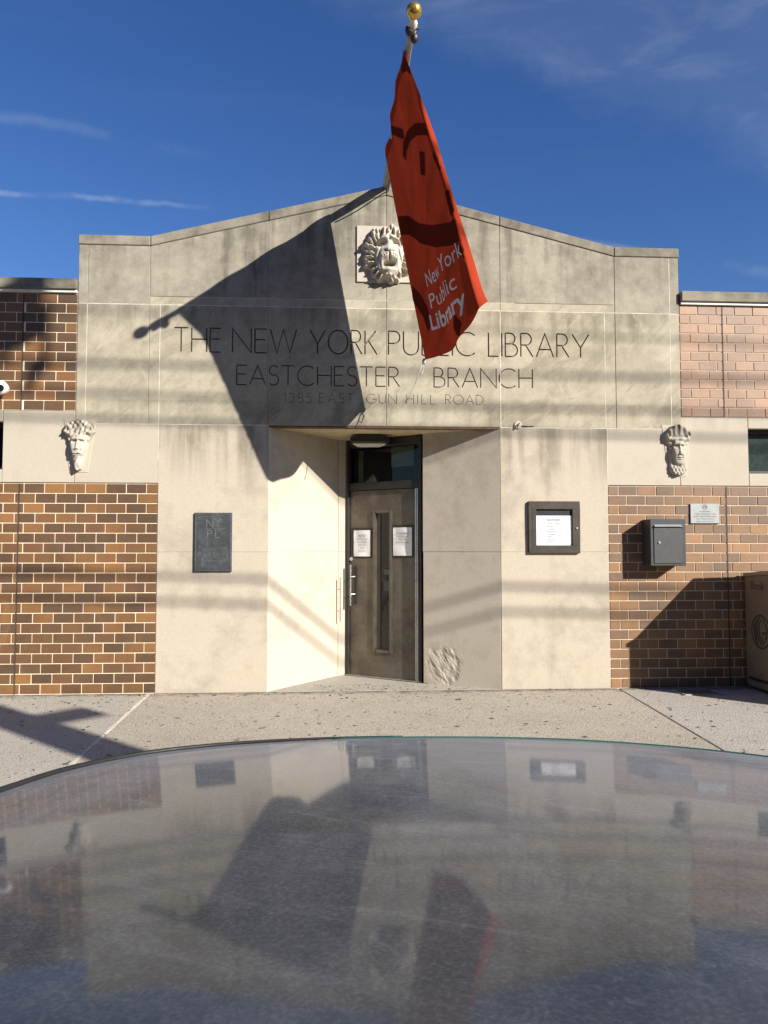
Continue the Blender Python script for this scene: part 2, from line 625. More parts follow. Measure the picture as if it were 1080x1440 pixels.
y0, y1 = 3.39, D - .004
gp = .006
slab([(jx(JL, y0) + gp, y0), (jx(JR, y0) - gp, y0), (jx(JR, y1) - gp, y1), (jx(JL, y1) + gp, y1)], M['slab_mid'])
slab([(-6.6, y0), (jx(JL, y0) - gp * 2, y0), (jx(JL, y1) - gp * 2, y1), (-6.6, y1)], M['slab_left'])
slab([(jx(JR, y0) + gp, y0), (7.6, y0), (7.6, y1), (jx(JR, y1) + gp, y1)], M['slab_right'])
slab([(-11.4, y0), (-6.61, y0), (-6.61, y1), (-11.4, y1)], M['slab_mid'])
slab([(7.61, y0), (12.4, y0), (12.4, y1), (7.61, y1)], M['slab_mid'])
slab([(-34, y0), (-11.41, y0), (-11.41, y1), (-34, y1)], M['slab_left'])
slab([(12.41, y0), (34, y0), (34, y1), (12.41, y1)], M['slab_right'])
slab([(-.75, D + .002), (1.655, D + .002), (1.655, 9.1), (-.75, 9.1)], M['slab_recess'])
# the pale mortar smeared along the left joint
s_ = MB()
for i in range(26):
    ya, yb = y0 + (y1 - y0) * i / 26, y0 + (y1 - y0) * (i + 1) / 26
    wa, wb = .012 + .006 * math.sin(i * 2.3), .012 + .006 * math.sin((i + 1) * 2.3)
    s_.add([(jx(JL, ya) - wa - .006, ya, .003), (jx(JL, ya) + wa - .006, ya, .003), (jx(JL, yb) + wb - .006, yb, .003), (jx(JL, yb) - wb - .006, yb, .003),
            (jx(JL, ya) - wa - .006, ya, -.05), (jx(JL, ya) + wa - .006, ya, -.05), (jx(JL, yb) + wb - .006, yb, -.05), (jx(JL, yb) - wb - .006, yb, -.05)],
           [(0, 1, 2, 3), (0, 4, 5, 1), (2, 6, 7, 3), (1, 5, 6, 2), (0, 3, 7, 4)])
s_.build('mortar_joint', simple('white joint mortar', (.52, .48, .41), .9, var=.25, scale=14), walk)

# ------------------------------------------------------------------ the library
XC = .463
HALF_SH, Z_SH, Z_AP = 2.45, 4.69, 5.292


def outline(x):
    a = abs(x - XC)
    return Z_SH if a >= HALF_SH else Z_SH + (Z_AP - Z_SH) * (1 - a / HALF_SH)


lib = thing('library_building', (XC, 8.6, 0), 'low library with gabled pale limestone entrance front between brown brick wings', 'building')

# letters cut into the stone -------------------------------------------------


def arc(cx, cy, rx, ry, a0, a1, n=14):
    return [(cx + rx * math.cos(R(a0 + (a1 - a0) * i / n)), cy + ry * math.sin(R(a0 + (a1 - a0) * i / n))) for i in range(n + 1)]


GL = {
    'T': (.66, [[(0, 1), (.66, 1)], [(.33, 1), (.33, 0)]]),
    'H': (.70, [[(0, 0), (0, 1)], [(.70, 0), (.70, 1)], [(0, .53), (.70, .53)]]),
    'E': (.50, [[(0, 0), (0, 1)], [(0, 1), (.50, 1)], [(0, .55), (.44, .55)], [(0, 0), (.50, 0)]]),
    'N': (.80, [[(0, 0), (0, 1), (.80, 0), (.80, 1)]]),
    'W': (1.12, [[(0, 1), (.28, 0), (.56, 1), (.84, 0), (1.12, 1)]]),
    'Y': (.78, [[(0, 1), (.39, .42), (.78, 1)], [(.39, .42), (.39, 0)]]),
    'O': (1.0, [arc(.5, .5, .5, .5, 90, 449, 28)]),
    'R': (.56, [[(0, 0), (0, 1)], [(0, 1)] + arc(.24, .75, .25, .25, 90, -90) + [(0, .5)], [(.22, .5), (.56, 0)]]),
    'K': (.62, [[(0, 0), (0, 1)], [(0, .42), (.56, 1)], [(.17, .58), (.62, 0)]]),
    'P': (.50, [[(0, 0), (0, 1)], [(0, 1)] + arc(.24, .74, .26, .26, 90, -90) + [(0, .48)]]),
    'U': (.66, [[(0, 1)] + arc(.33, .33, .33, .33, 180, 360) + [(.66, 1)]]),
    'B': (.56, [[(0, 0), (0, 1)], [(0, 1)] + arc(.22, .77, .23, .23, 90, -90) + [(0, .54)], [(.2, .54)] + arc(.28, .27, .28, .27, 90, -90) + [(0, 0)]]),
    'L': (.46, [[(0, 1), (0, 0), (.46, 0)]]),
    'I': (.0, [[(0, 0), (0, 1)]]),
    'C': (.86, [arc(.5, .5, .5, .5, 48, 312, 22)]),
    'A': (.80, [[(0, 0), (.40, 1), (.80, 0)], [(.13, .32), (.67, .32)]]),
    'S': (.50, [arc(.26, .755, .225, .245, 35, 265, 14) + arc(.25, .265, .25, .265, 85, -145, 14)]),
    'G': (.95, [arc(.5, .5, .5, .5, 45, 352, 24) + [(.60, .44)]]),
    'D': (.72, [[(0, 0), (0, 1)], [(0, 1), (.22, 1)] + arc(.22, .5, .5, .5, 90, -90, 18) + [(0, 0)]]),
    '1': (.12, [[(0, .82), (.12, 1), (.12, 0)]]),
    '3': (.46, [arc(.22, .76, .22, .24, 150, -85, 14), arc(.22, .27, .25, .27, 85, -150, 14)]),
    '8': (.50, [arc(.25, .76, .21, .24, 90, 449, 18), arc(.25, .27, .25, .265, 90, 449, 20)]),
    '5': (.48, [[(.44, 1), (.08, 1), (.03, .56)] + arc(.21, .31, .27, .31, 128, -140, 14)]),
}


def ribbon(pts, w):
    """Flat ribbon polygon strip of width w round a polyline (x, z)."""
    P = [Vector(p) for p in pts]
    n = len(P)
    Ls, Rs = [], []
    for i in range(n):
        d0 = (P[i] - P[i - 1]).normalized() if i else None
        d1 = (P[i + 1] - P[i]).normalized() if i < n - 1 else None
        if d0 is None:
            t = d1
            k = 1
        elif d1 is None:
            t = d0
            k = 1
        else:
            t = (d0 + d1).normalized()
            k = 1 / max(.45, t.dot(d1))
        nn = Vector((-t.y, t.x)) * (w / 2) * k
        Ls.append(P[i] + nn)
        Rs.append(P[i] - nn)
    return Ls, Rs


LINES = [
    (3.742, 3.478, .0140, .016, [('THE', -1.733, -1.255), ('NEW', -1.135, -.475), ('YORK', -.335, .365), ('PUBLIC', .485, 1.405), ('LIBRARY', 1.545, 2.625)]),
    (3.358, 3.142, .0120, .013, [('EASTCHESTER', -1.088, .600), ('BRANCH', .965, 2.012)]),
    (3.070, 2.965, .0060, .0055, [('1385', -.596, -.315), ('EAST', -.235, .125), ('GUN', .255, .57), ('HILL', .675, .975), ('ROAD', 1.085, 1.485)]),
]
STROKES = []         # (xmin, xmax, list of (Ls, Rs), depth)
k_ = 0
for zt, zb, w, dep, words in LINES:
    h = zt - zb
    k_ += 1
    for word, xa, xb in words:
        nat = sum(GL[c][0] for c in word)
        gap = ((xb - xa) / h - nat) / (len(word) - 1)
        sx = 1.0
        if gap < .16:
            gap = .16
            sx = ((xb - xa) / h) / (nat + gap * (len(word) - 1))
        x = 0
        for c in word:
            for j, st in enumerate(GL[c][1]):
                k_ += 1
                pts = [(xa + (x + px) * h * sx, zb + w * .5 + pz * (h - w)) for px, pz in st]
                Ls, Rs = ribbon(pts, w)
                xs = [q.x for q in Ls + Rs]
                STROKES.append((min(xs), max(xs), Ls, Rs, dep + .0006 * (k_ % 5)))
            x += GL[c][0] + gap


def carve(o, x0, x1):
    """Cut every letter stroke that reaches this block out of its face."""
    cut = MB()
    for a, b_, Ls, Rs, dep in STROKES:
        if b_ < x0 or a > x1:
            continue
        n = len(Ls)
        ya, yb = D - .03, D + dep
        vs, fs = [], []
        for i in range(n):
            for q in (Ls[i], Rs[i]):
                for y in (ya, yb):
                    vs.append((q.x, y, q.y))
        for i in range(n - 1):
            a0, b0 = 4 * i, 4 * i + 4
            fs += [(a0, b0, b0 + 2, a0 + 2), (a0 + 1, a0 + 3, b0 + 3, b0 + 1), (a0, a0 + 1, b0 + 1, b0), (a0 + 2, b0 + 2, b0 + 3, a0 + 3)]
        fs += [(0, 2, 3, 1), (4 * n - 4, 4 * n - 3, 4 * n - 1, 4 * n - 2)]
        cut.add(vs, fs)
    if not cut.v:
        return
    co = cut.build('cutter', [M['cut_dark']])
    md = o.modifiers.new('cut', 'BOOLEAN')
    md.object = co
    md.operation = 'DIFFERENCE'
    md.solver = 'EXACT'
    md.use_self = True
    try:
        md.material_mode = 'TRANSFER'
    except Exception:
        pass
    co.matrix_world = Matrix.Identity(4)
    dg = bpy.context.evaluated_depsgraph_get()
    me = bpy.data.meshes.new_from_object(o.evaluated_get(dg))
    o.modifiers.clear()
    old = o.data
    o.data = me
    while len(me.materials) < 2:
        me.materials.append(None)
    me.materials[1] = M['cut_dark']
    for f_ in me.polygons:
        c_ = f_.center
        inside = x0 + .006 < c_.x + WLOC[o].x < x1 - .006 and c_.y + WLOC[o].y > D + .0035 and c_.y + WLOC[o].y < D + .06 and 2.728 + .006 < c_.z < 3.973 - .006
        f_.material_index = 1 if inside else 0
    bpy.data.meshes.remove(old)
    bpy.data.objects.remove(co)


def panel(x0, x1, z0, z1, mat, y=D, name='stone_panel', top=None, depth=.09, bevel=.0025, parent=None, jz=.0025):
    j = .0025
    p = MB()
    if top is None:
        p.box(x0 + j, x1 - j, y, y + depth, z0 + jz, z1 - jz)
    else:
        poly = [(x0 + j, z0 + j), (x1 - j, z0 + j)] + top
        p.prism_xz(poly, y, y + depth)
    return p.build(name, mat, parent or lib, bevel=bevel)


# lower piers
for xa, xb in ((-1.874, -.757), (1.660, 2.811)):
    panel(xa, xb, -.03, 1.42, M['stone_low'], jz=.0008, bevel=.0012)
    panel(xa, xb, 1.42, 2.726, M['stone_low'], jz=.0008, bevel=.0012)
# inscription course
XB = [-2.712, -2.615, -1.986, -1.876, -.772, .463, 1.672, 2.800, 2.913, 3.516, 3.62]
for xa, xb in zip(XB, XB[1:]):
    o = panel(xa, xb, 2.728, 3.973, M['stone_mid'])
    carve(o, xa, xb)
# gable course
XG = [-2.712, -2.615, -1.986, -.772, .463, 1.672, 2.913, 3.516, 3.62]
CP = .10
for xa, xb in zip(XG, XG[1:]):
    inner = -2.0 < xa < 2.9
    zb_ = 3.973
    if inner:
        panel(xa, xb, 3.973, 4.058, M['stone_mid'])
        zb_ = 4.058
    j = .0025
    panel(xa, xb, zb_, None, M['stone_top'], top=[(xb - j, outline(xb) - CP - j), (xa + j, outline(xa) - CP - j)])
XK = [-2.72, -1.986, -.772, .463, 1.672, 2.913, 3.628]
for xa, xb in zip(XK, XK[1:]):
    j = .003
    p = MB()
    p.prism_xz([(xa + j, outline(xa + .001) - CP), (xb - j, outline(xb - .001) - CP), (xb - j, outline(xb - .001)), (xa + j, outline(xa + .001))], D - .010, 8.16)
    p.build('coping_stone', M['stone_cope'], lib, bevel=.006)
# core behind the panels: its face is the pointing in the joints
c = MB()
e_ = .006
c.box(-2.704, 3.612, D + .05, 8.14, 2.735, 3.968)
c.prism_xz([(-2.704, 3.9685), (3.612, 3.9685), (3.612, Z_SH - .11), (2.913, Z_SH - .11), (XC, Z_AP - .11), (-1.986, Z_SH - .11), (-2.704, Z_SH - .11)], D + e_, 8.14)
c.box(-1.872, 2.809, 8.139, 9.6, 2.74, 4.0)
c.box(-2.704, 3.612, D + e_, D + .049, 2.7285, 2.7345)
c.box(-2.704, 3.612, D + e_, D + .049, 3.9655, 3.9684)
for xj in XB[1:-1]:
    c.box(xj - .006, xj + .006, D + e_, D + .0495, 2.7346, 3.9654)
M['pointing'] = simple('flush pale pointing', (.56, .52, .43), .9, var=.25, scale=7, bump=.4)
pt = MB()
yp, yq = D - .0006, D + .03
pt.box(-2.70, 3.61, yp, yq, 3.969, 3.977)
pt.box(-2.70, -.758, yp, yq, 2.7235, 2.7315)
pt.box(1.662, 3.60, yp, yq, 2.7235, 2.7315)
pt.box(-.772 - .74, -.772 + 2.60, yp + .0003, yq, 4.0555, 4.0605)
for xj, za, zb in ((-1.876, 2.732, 3.968), (1.672, 2.732, 3.968), (2.800, 2.732, 3.968), (2.811, 2.12, 2.723), (-1.876, 2.12, 2.723), (-2.615, 2.732, 3.968), (3.516, 2.732, 3.968), (3.516, 3.978, 4.58)):
    pt.box(xj - .0035, xj + .0035, yp + .0002, yq, za, zb)
pt.build('joint_pointing', M['pointing'], lib)
lp = [(-1.866, D + e_), (-.768, D + e_), (-.06, 8.595), (.03, 8.66), (.03, 9.6), (-1.866, 9.6)]
rp = [(1.668, D + e_), (2.803, D + e_), (2.803, 9.6), (.93, 9.6), (.93, 8.06)]
c.prism_xy(lp, -.05, 2.732)
c.prism_xy(rp, -.05, 2.732)
c.build('wall_core', M['joint'], lib)


def vpanel(p0, p1, z0, z1, mat, th=.05, name='stone_panel', out=None):
    """Upright slab between two plan points, its face on the p0-p1 line, thickness to the hidden side."""
    p0, p1 = Vector(p0), Vector(p1)
    d = (p1 - p0).normalized()
    nrm = Vector((-d.y, d.x)) if out is None else Vector(out)
    a, b_ = p0 + d * .002, p1 - d * .002
    poly = [(a.x, a.y), (b_.x, b_.y), (b_.x + nrm.x * th, b_.y + nrm.y * th), (a.x + nrm.x * th, a.y + nrm.y * th)]
    p = MB()
    p.prism_xy(poly, z0 + .0008, z1 - .0008)
    return p.build(name, mat, lib, bevel=.0012)


# splayed reveals of the entrance recess
LA, LB, LC = (-.757, D + .003), (-.039, 8.582), (.060, 8.628)
RA, RB = (.884, 8.036), (1.660, D + .003)
for za, zb in ((-.03, 1.42), (1.42, 2.726)):
    vpanel(LA, LB, za, zb, M['stone_reveal'], th=.04)
    vpanel(LB, LC, za, zb, M['stone_reveal'], th=.04)
    if za > 0:
        vpanel(RA, RB, za, zb, M['stone_reveal'], th=.04)
# ceiling of the recess and the angle iron at its lip
p = MB()
p.prism_xy([(-.74, D + .095), (1.64, D + .095), (.93, 8.1), (.93, 9.2), (.03, 9.2), (.03, 8.66), (-.06, 8.595)], 2.716, 2.738)
p.build('soffit', simple('painted plaster soffit', (.52, .43, .27), .9, var=.15), lib)
p = MB()
p.box(-.752, 1.655, D + .006, D + .092, 2.708, 2.7265)
p.build('steel_lintel', simple('rusty lintel plate', (.12, .068, .04), .8, var=.35, scale=20), lib, bevel=.002)
# dark vestibule behind the door
p = MB()
p.add([(.03, 9.58, 0), (.93, 9.58, 0), (.93, 9.58, 2.72), (.03, 9.58, 2.72)], [(0, 1, 2, 3)])
p.add([(.03, 8.6, .004), (.93, 8.0, .004), (.93, 9.58, .004), (.03, 9.58, .004)], [(0, 1, 2, 3)])
p.build('vestibule_wall', simple('dark vestibule paint', (.045, .04, .035), .8), lib)
# the rough scraped patch at the foot of the right reveal


def smooth(a, b_, x):
    t = np.clip((x - a) / (b_ - a), 0, 1)
    return t * t * (3 - 2 * t)


def vnoise(x, y, seed, oct=4):
    r_ = np.random.default_rng(seed)
    out = np.zeros_like(x)
    amp = 1.0
    for k in range(oct):
        T = r_.random((64, 64))
        xs, ys = x * 2 ** k, y * 2 ** k
        xi, yi = np.floor(xs).astype(int), np.floor(ys).astype(int)
        fx, fy = xs - xi, ys - yi
        fx, fy = fx * fx * (3 - 2 * fx), fy * fy * (3 - 2 * fy)
        a = T[xi % 64, yi % 64] * (1 - fx) + T[(xi + 1) % 64, yi % 64] * fx
        b2 = T[xi % 64, (yi + 1) % 64] * (1 - fx) + T[(xi + 1) % 64, (yi + 1) % 64] * fx
        out += amp * ((a * (1 - fy) + b2 * fy) - .5)
        amp *= .5
    return out


def relief(name, mat, parent, W, H, nx, nz, fn, O, ex, en, ez=(0, 0, 1), keep=1e-4, loc=None):
    """Height-field carving: fn(x, z) -> metres out of the wall, on a W x H plate centred at O."""
    X, Z = np.meshgrid(np.linspace(-1, 1, nx), np.linspace(-1, 1, nz), indexing='ij')
    Hh = fn(X, Z)
    O, ex, en, ez = Vector(O), Vector(ex), Vector(en), Vector(ez)
    mb = MB()
    vs = [O + ex * (X[i, k] * W / 2) + ez * (Z[i, k] * H / 2) + en * float(Hh[i, k]) for i in range(nx) for k in range(nz)]
    fs = []
    for i in range(nx - 1):
        for k in range(nz - 1):
            if max(Hh[i, k], Hh[i + 1, k], Hh[i, k + 1], Hh[i + 1, k + 1]) > keep:
                fs.append((i * nz + k, (i + 1) * nz + k, (i + 1) * nz + k + 1, i * nz + k + 1))
    used = sorted({j for f in fs for j in f})
    rm = {j: i for i, j in enumerate(used)}
    mb.add([vs[j] for j in used], [[rm[j] for j in f] for f in fs])
    return mb.build(name, mat, parent, smooth=True, loc=loc)


dR = (Vector(RB) - Vector(RA)).normalized()
nR = Vector((dR.y, -dR.x))


def patch_fn(X, Z):
    W_, H_ = (Vector(RB) - Vector(RA)).length, 1.45
    x = (X + 1) / 2 * W_
    z = (Z + 1) / 2 * H_ - .03
    # chipped, tooled area in metres: about .4 wide and .42 high at the foot, next to the door frame
    d = np.hypot((x - .225) / .205, (z - .20) / .225)
    m = smooth(1.10, .72, d + .30 * vnoise(x * 11 + 9, z * 11 + 5, 4))
    a_ = (x * .80 + z * .60)
    b_ = (-x * .60 + z * .80)
    q = vnoise(a_ * 34 + 20, b_ * 11 + 20, 5, 4)
    q2 = vnoise(x * 14 + 40, z * 14 + 40, 9, 4)
    h = m * (-.004 + .008 * q + .0065 * q2)
    edge = (np.abs(X) > .9995) | (np.abs(Z) > .9995)
    return np.where(edge, -.03, h)


WR_ = (Vector(RB) - Vector(RA)).length
pc = (Vector(RA) + Vector(RB)) / 2
bk = [Vector(RA) - nR * .03, Vector(RB) - nR * .03 - dR * .03, Vector(RB) - nR * .05 - dR * .03, Vector(RA) - nR * .05]
p = MB()
p.prism_xy([(q.x, q.y) for q in bk], -.03, 1.419)
low_panel = p.build('stone_panel', M['stone_reveal'], lib)
relief('chipped_face', M['stone_reveal'], low_panel, WR_ - .004, 1.448, 240, 360, patch_fn, (pc.x, pc.y, .695), (dR.x, dR.y, 0), (nR.x, nR.y, 0), keep=-9)

# stone bands under and beside the small windows ----------------------------------
for args in ((-2.712, -1.876, 2.121, 2.728), (2.811, 3.60, 2.121, 2.728), (-3.428, -2.712, 2.121, 2.858), (3.60, 4.353, 2.121, 2.858)):
    panel(*args, M['stone_band'], y=D + .001)
WL, WR = (-4.75, -3.428), (4.353, 5.66)
for xa, xb in (WL, WR):
    panel(xa, xb, 2.74, 2.858, M['stone_band'], y=D + .001)
    panel(xa, xb, 2.121, 2.258, M['stone_band'], y=D + .001, depth=.26)
panel(-6.8, WL[0], 2.121, 2.858, M['stone_band'], y=D + .001)
panel(WR[1], 7.7, 2.121, 2.858, M['stone_band'], y=D + .001)

M['glass'] = None
mg, ntg, bgd = new_mat('window glass')
ng = NB(ntg)
out = ntg.nodes['Material Output']
fr = ng.node('ShaderNodeFresnel')
fr.inputs['IOR'].default_value = 1.5
tr = ng.node('ShaderNodeBsdfTransparent')
tr.inputs['Color'].default_value = (.62, .66, .64, 1)
gl = ng.node('ShaderNodeBsdfGlossy')
gl.inputs['Roughness'].default_value = .03
gl.inputs['Color'].default_value = (.95, .97, 1, 1)
mx = ng.node('ShaderNodeMixShader')
ntg.links.new(ng.math('MULTIPLY', fr.outputs[0], .55), mx.inputs[0])
ntg.links.new(tr.outputs[0], mx.inputs[1])
ntg.links.new(gl.outputs[0], mx.inputs[2])
ntg.links.new(mx.outputs[0], out.inputs['Surface'])
M['glass'] = mg
M['black_metal'] = simple('black painted metal', (.022, .02, .019), .45, var=.2)
M['bronze'] = simple('dark bronze anodised frame', (.062, .052, .042), .42, metal=.35, var=.18)
M['room'] = simple('dark room interior', (.05, .055, .06), .9)
M['pane_sheet'] = simple('grey-blue sheet behind glass', (.42, .47, .48), .8, var=.25, scale=30)  # pale grey-blue sheet set behind the right-hand pane

for (xa, xb) in (WL, WR):
    w_ = MB()
    w_.box(xa, xb, D + .30, D + .32, 2.25, 2.75)
    room = w_.build('window', M['room'], lib)
    room['label'] = 'small black framed window in the stone band'
    f = MB()
    yA, yB = D + .105, D + .15
    for (a, b_, c_, d_) in ((xa, xb, 2.70, 2.74), (xa, xb, 2.262, 2.30), (xa, xa + .035, 2.30, 2.70), (xb - .035, xb, 2.30, 2.70), ((xa + xb) / 2 - .02, (xa + xb) / 2 + .02, 2.30, 2.70)):
        f.box(a + .001, b_ - .001, yA, yB, c_, d_)
    f.build('window_frame', M['black_metal'], room, bevel=.003)
    f = MB()
    f.box(xa + .03, xb - .03, D + .122, D + .128, 2.295, 2.705)
    f.build('window_pane', M['glass'], room)
    if xa > 0:
        f = MB()
        f.box(xa + .04, xb - .04, D + .135, D + .140, 2.305, 2.695)
        f.build('window_sheet', M['pane_sheet'], room)

# brick walls ------------------------------------------------------------------
BW, BH, BG = .2032, .1007, .0085


def brick_wall(name, x_in, x_out, z0, courses, pitch, ctrl, seed):
    """Running bond from the stone edge x_in outward; returns the list of brick boxes."""
    r_ = random.Random(seed)
    sgn = 1 if x_out > x_in else -1
    res = []
    for c in range(courses):
        za, zb = z0 + c * pitch + BG / 2, z0 + (c + 1) * pitch - BG / 2
        x = x_in + sgn * .004
        first = True
        while abs(x - x_in) < abs(x_out - x_in):
            ln = BW - BG
            if first and c % 2 == 0:
                ln = (BW - BG * 2) / 2 + .012
            first = False
            a, b_ = (x, x + ln) if sgn > 0 else (x - ln, x)
            segs = [(a, b_)]
            if ctrl is not None and a + .012 < ctrl < b_ - .012:
                segs = [(a, ctrl - .005), (ctrl + .005, b_)]
            for sa, sb in segs:
                if sb - sa > .02:
                    res.append((sa, sb, za, zb, D + .004 + r_.uniform(-.0011, .0011), r_.uniform(-.003, .003)))
            x += sgn * (ln + BG)
    return res


WALLS = [
    ('lower left', -1.874, -6.8, .0, 21, 2.115 / 21, -3.255, 1),
    ('upper left', -2.714, -6.8, 2.862, 12, 1.208 / 12, -3.255, 2),
    ('lower right', 2.811, 7.7, .0, 21, 2.115 / 21, 4.095, 3),
    ('upper right', 3.622, 7.7, 2.862, 12, 1.208 / 12, 4.095, 4),
]
brick_mesh = {}


def get_brick(ln, h, mk):
    key = (round(ln, 4), round(h, 4), mk)
    if key not in brick_mesh:
        me = bpy.data.meshes.new('brick')
        bm = bmesh.new()
        bmesh.ops.create_cube(bm, size=1.0)
        for v in bm.verts:
            v.co = Vector((v.co.x * ln, v.co.y * .05, v.co.z * h))
        bmesh.ops.bevel(bm, geom=list(bm.edges), offset=.0028, segments=1, affect='EDGES')
        bm.to_mesh(me)
        bm.free()
        me.materials.append(M[mk])
        brick_mesh[key] = me
    return brick_mesh[key]


allb = []
wo_kind = {}
for nm, xi, xo, z0, cs, pt, ct, sd in WALLS:
    a, b_ = min(xi, xo), max(xi, xo)
    w_ = MB()
    w_.box(a, b_, D + .0095, D + .24, z0 - (.05 if z0 == 0 else 0.0), z0 + cs * pt)
    kind_ = 'brick' if xi < 0 else ('brick_tan_glare' if z0 < 1 else 'brick_pink_glare')  # right wing takes the brick copies with glare painted in
    wo = w_.build('brick_wall', M[{'brick': 'mortar', 'brick_tan_glare': 'mortar_tan', 'brick_pink_glare': 'mortar_pink'}[kind_]], lib)
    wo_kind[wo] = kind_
    if ct is not None:
        s_ = MB()
        s_.box(ct - .0045, ct + .0045, D + .002, D + .03, z0 + .003, z0 + cs * pt - .003)
        s_.build('control_joint', simple('dark sealant', (.05, .04, .035), .8), wo)
    for br in brick_wall(nm, xi, xo, z0, cs, pt, ct, sd):
        xm, zm = (br[0] + br[1]) / 2, (br[2] + br[3]) / 2
        inframe = -3.60 < xm < 4.62
        hidden = (3.2 < xm < 3.52 and 1.33 < zm < 1.70) or (xm > 4.25 and zm < 1.1)
        dist = math.sqrt(xm * xm + D * D + (zm - 1.45) ** 2)
        allb.append((0 if (inframe and not hidden) else 1, dist, wo, br))
allb.sort(key=lambda t: (t[0], t[1]))
rest = {}
for i, (flag, dist, wo, br) in enumerate(allb):
    sa, sb, za, zb, yy, tilt = br
    if i < 300 and flag == 0:
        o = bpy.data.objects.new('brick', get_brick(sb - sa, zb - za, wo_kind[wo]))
        COL.objects.link(o)
        o.parent = wo
        o.location = Vector(((sa + sb) / 2, yy + .025, (za + zb) / 2)) - WLOC[wo]
        o.rotation_euler = (tilt * .6, tilt * .3, tilt)
    else:
        rest.setdefault(wo, []).append(br)
for wo, brs in rest.items():
    mb = MB()
    for sa, sb, za, zb, yy, tilt in brs:
        e = .0028
        o8 = [(x, z) for x, z in ((sa + e, za), (sb - e, za), (sb, za + e), (sb, zb - e), (sb - e, zb), (sa + e, zb), (sa, zb - e), (sa, za + e))]
        i4 = [(sa + e, za + e), (sb - e, za + e), (sb - e, zb - e), (sa + e, zb - e)]
        vs = [(x, yy + tilt * (x - sa), z) for x, z in i4] + [(x, yy + e + tilt * (x - sa), z) for x, z in o8] + [(x, yy + .04, z) for x, z in o8]
        fs = [(0, 1, 2, 3), (4, 5, 1, 0), (5, 6, 1), (6, 7, 2, 1), (7, 8, 2), (8, 9, 3, 2), (9, 10, 3), (10, 11, 0, 3), (11, 4, 0)]
        fs += [(4 + k, 12 + k, 12 + (k + 1) % 8, 4 + (k + 1) % 8) for k in range(8)]
        mb.add(vs, fs)
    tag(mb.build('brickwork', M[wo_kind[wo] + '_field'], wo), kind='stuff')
# wing copings and what closes the building off
p = MB()
for xa, xb in ((-6.9, -2.716), (3.632, 7.8)):
    pp = MB()
    pp.box(xa, xb, D - .045, 8.3, 4.105, 4.215)
    pp.build('wing_coping', M['stone_cope'], lib, bevel=.006)
    pp = MB()
    pp.box(xa + .002, xb - .002, D - .022, 8.2, 4.076, 4.104)
    pp.build('flashing', simple('white painted flashing', (.62, .60, .56), .6, var=.15), lib, bevel=.002)
p.box(-6.8, -1.88, D + .42, 8.2, -.05, 4.07)
p.box(2.82, 7.7, D + .42, 8.2, -.05, 4.07)
p.box(-6.8, -4.76, D + .14, D + .41, 2.12, 2.86)
p.box(5.67, 7.7, D + .14, D + .41, 2.12, 2.86)
p.box(-6.8, 7.7, 9.61, 19, -.05, 3.9)
p.box(-6.8, -1.89, 8.21, 9.6, -.05, 3.9)
p.box(2.83, 7.7, 8.21, 9.6, -.05, 3.9)
p.build('rear_block', simple('building behind', (.20, .17, .14), .9), lib)

# door ------------------------------------------------------------------
DP0, DP1 = Vector((.064, 8.622, 0)), Vector((.884, 8.085, 0))
DW = (DP1 - DP0).length
dx = (DP1 - DP0).normalized()
dn = Vector((dx.y, -dx.x, 0))          # towards the street
DM = Matrix(((dx.x, -dn.x, 0, DP0.x), (dx.y, -dn.y, 0, DP0.y), (0, 0, 1, 0), (0, 0, 0, 1)))   # local y runs into the building


def dbm():
    m = MB()
    m.M = DM
    return m


def metal_door_mat():
    m, nt, b = new_mat('worn dull bronze door')
    n = NB(nt)
    p = n.pos()
    a = n.noise(p, 3.0, 6, .65)
    r_ = n.noise(n.map(p, scale=(9, 9, .8)), 1.6, 5, .6)
    f = n.noise(p, 85, 4, .7)
    md = n.noise(p, 11, 7, .68, .4)
    c = n.mix(n.ramp(a, .36, .66), (.155, .134, .105), (.100, .085, .067))
    c = n.mix(n.ramp(r_, .50, .75, 0, .4), c, (.18, .157, .125))
    c = n.mix(n.ramp(md, .54, .72, 0, .45), c, (.066, .056, .045))
    c = n.mix(n.ramp(f, .60, .72, 0, .5), c, (.055, .046, .038))
    c = n.mix(n.ramp(n.noise(p, 42, 2, .5), .715, .735, 0, .8), c, (.32, .29, .24))
    n.put(b.inputs['Base Color'], c)
    b.inputs['Metallic'].default_value = .45
    n.put(b.inputs['Roughness'], n.ramp(a, .3, .7, .38, .58))
    n.put(b.inputs['Normal'], n.bump(n.math('ADD', f, n.math('MULTIPLY', a, 2.0)), .12, .003))
    return m


M['door'] = metal_door_mat()
M['steel'] = simple('brushed steel', (.55, .53, .5), .32, metal=.9, var=.1)
M['paper'] = simple('white paper', (.80, .79, .80), .7, var=.04, bump=.08)
M['ink'] = simple('black print', (.03, .03, .032), .8, bump=0)
M['grey_ink'] = simple('grey print', (.16, .16, .17), .8, bump=0)

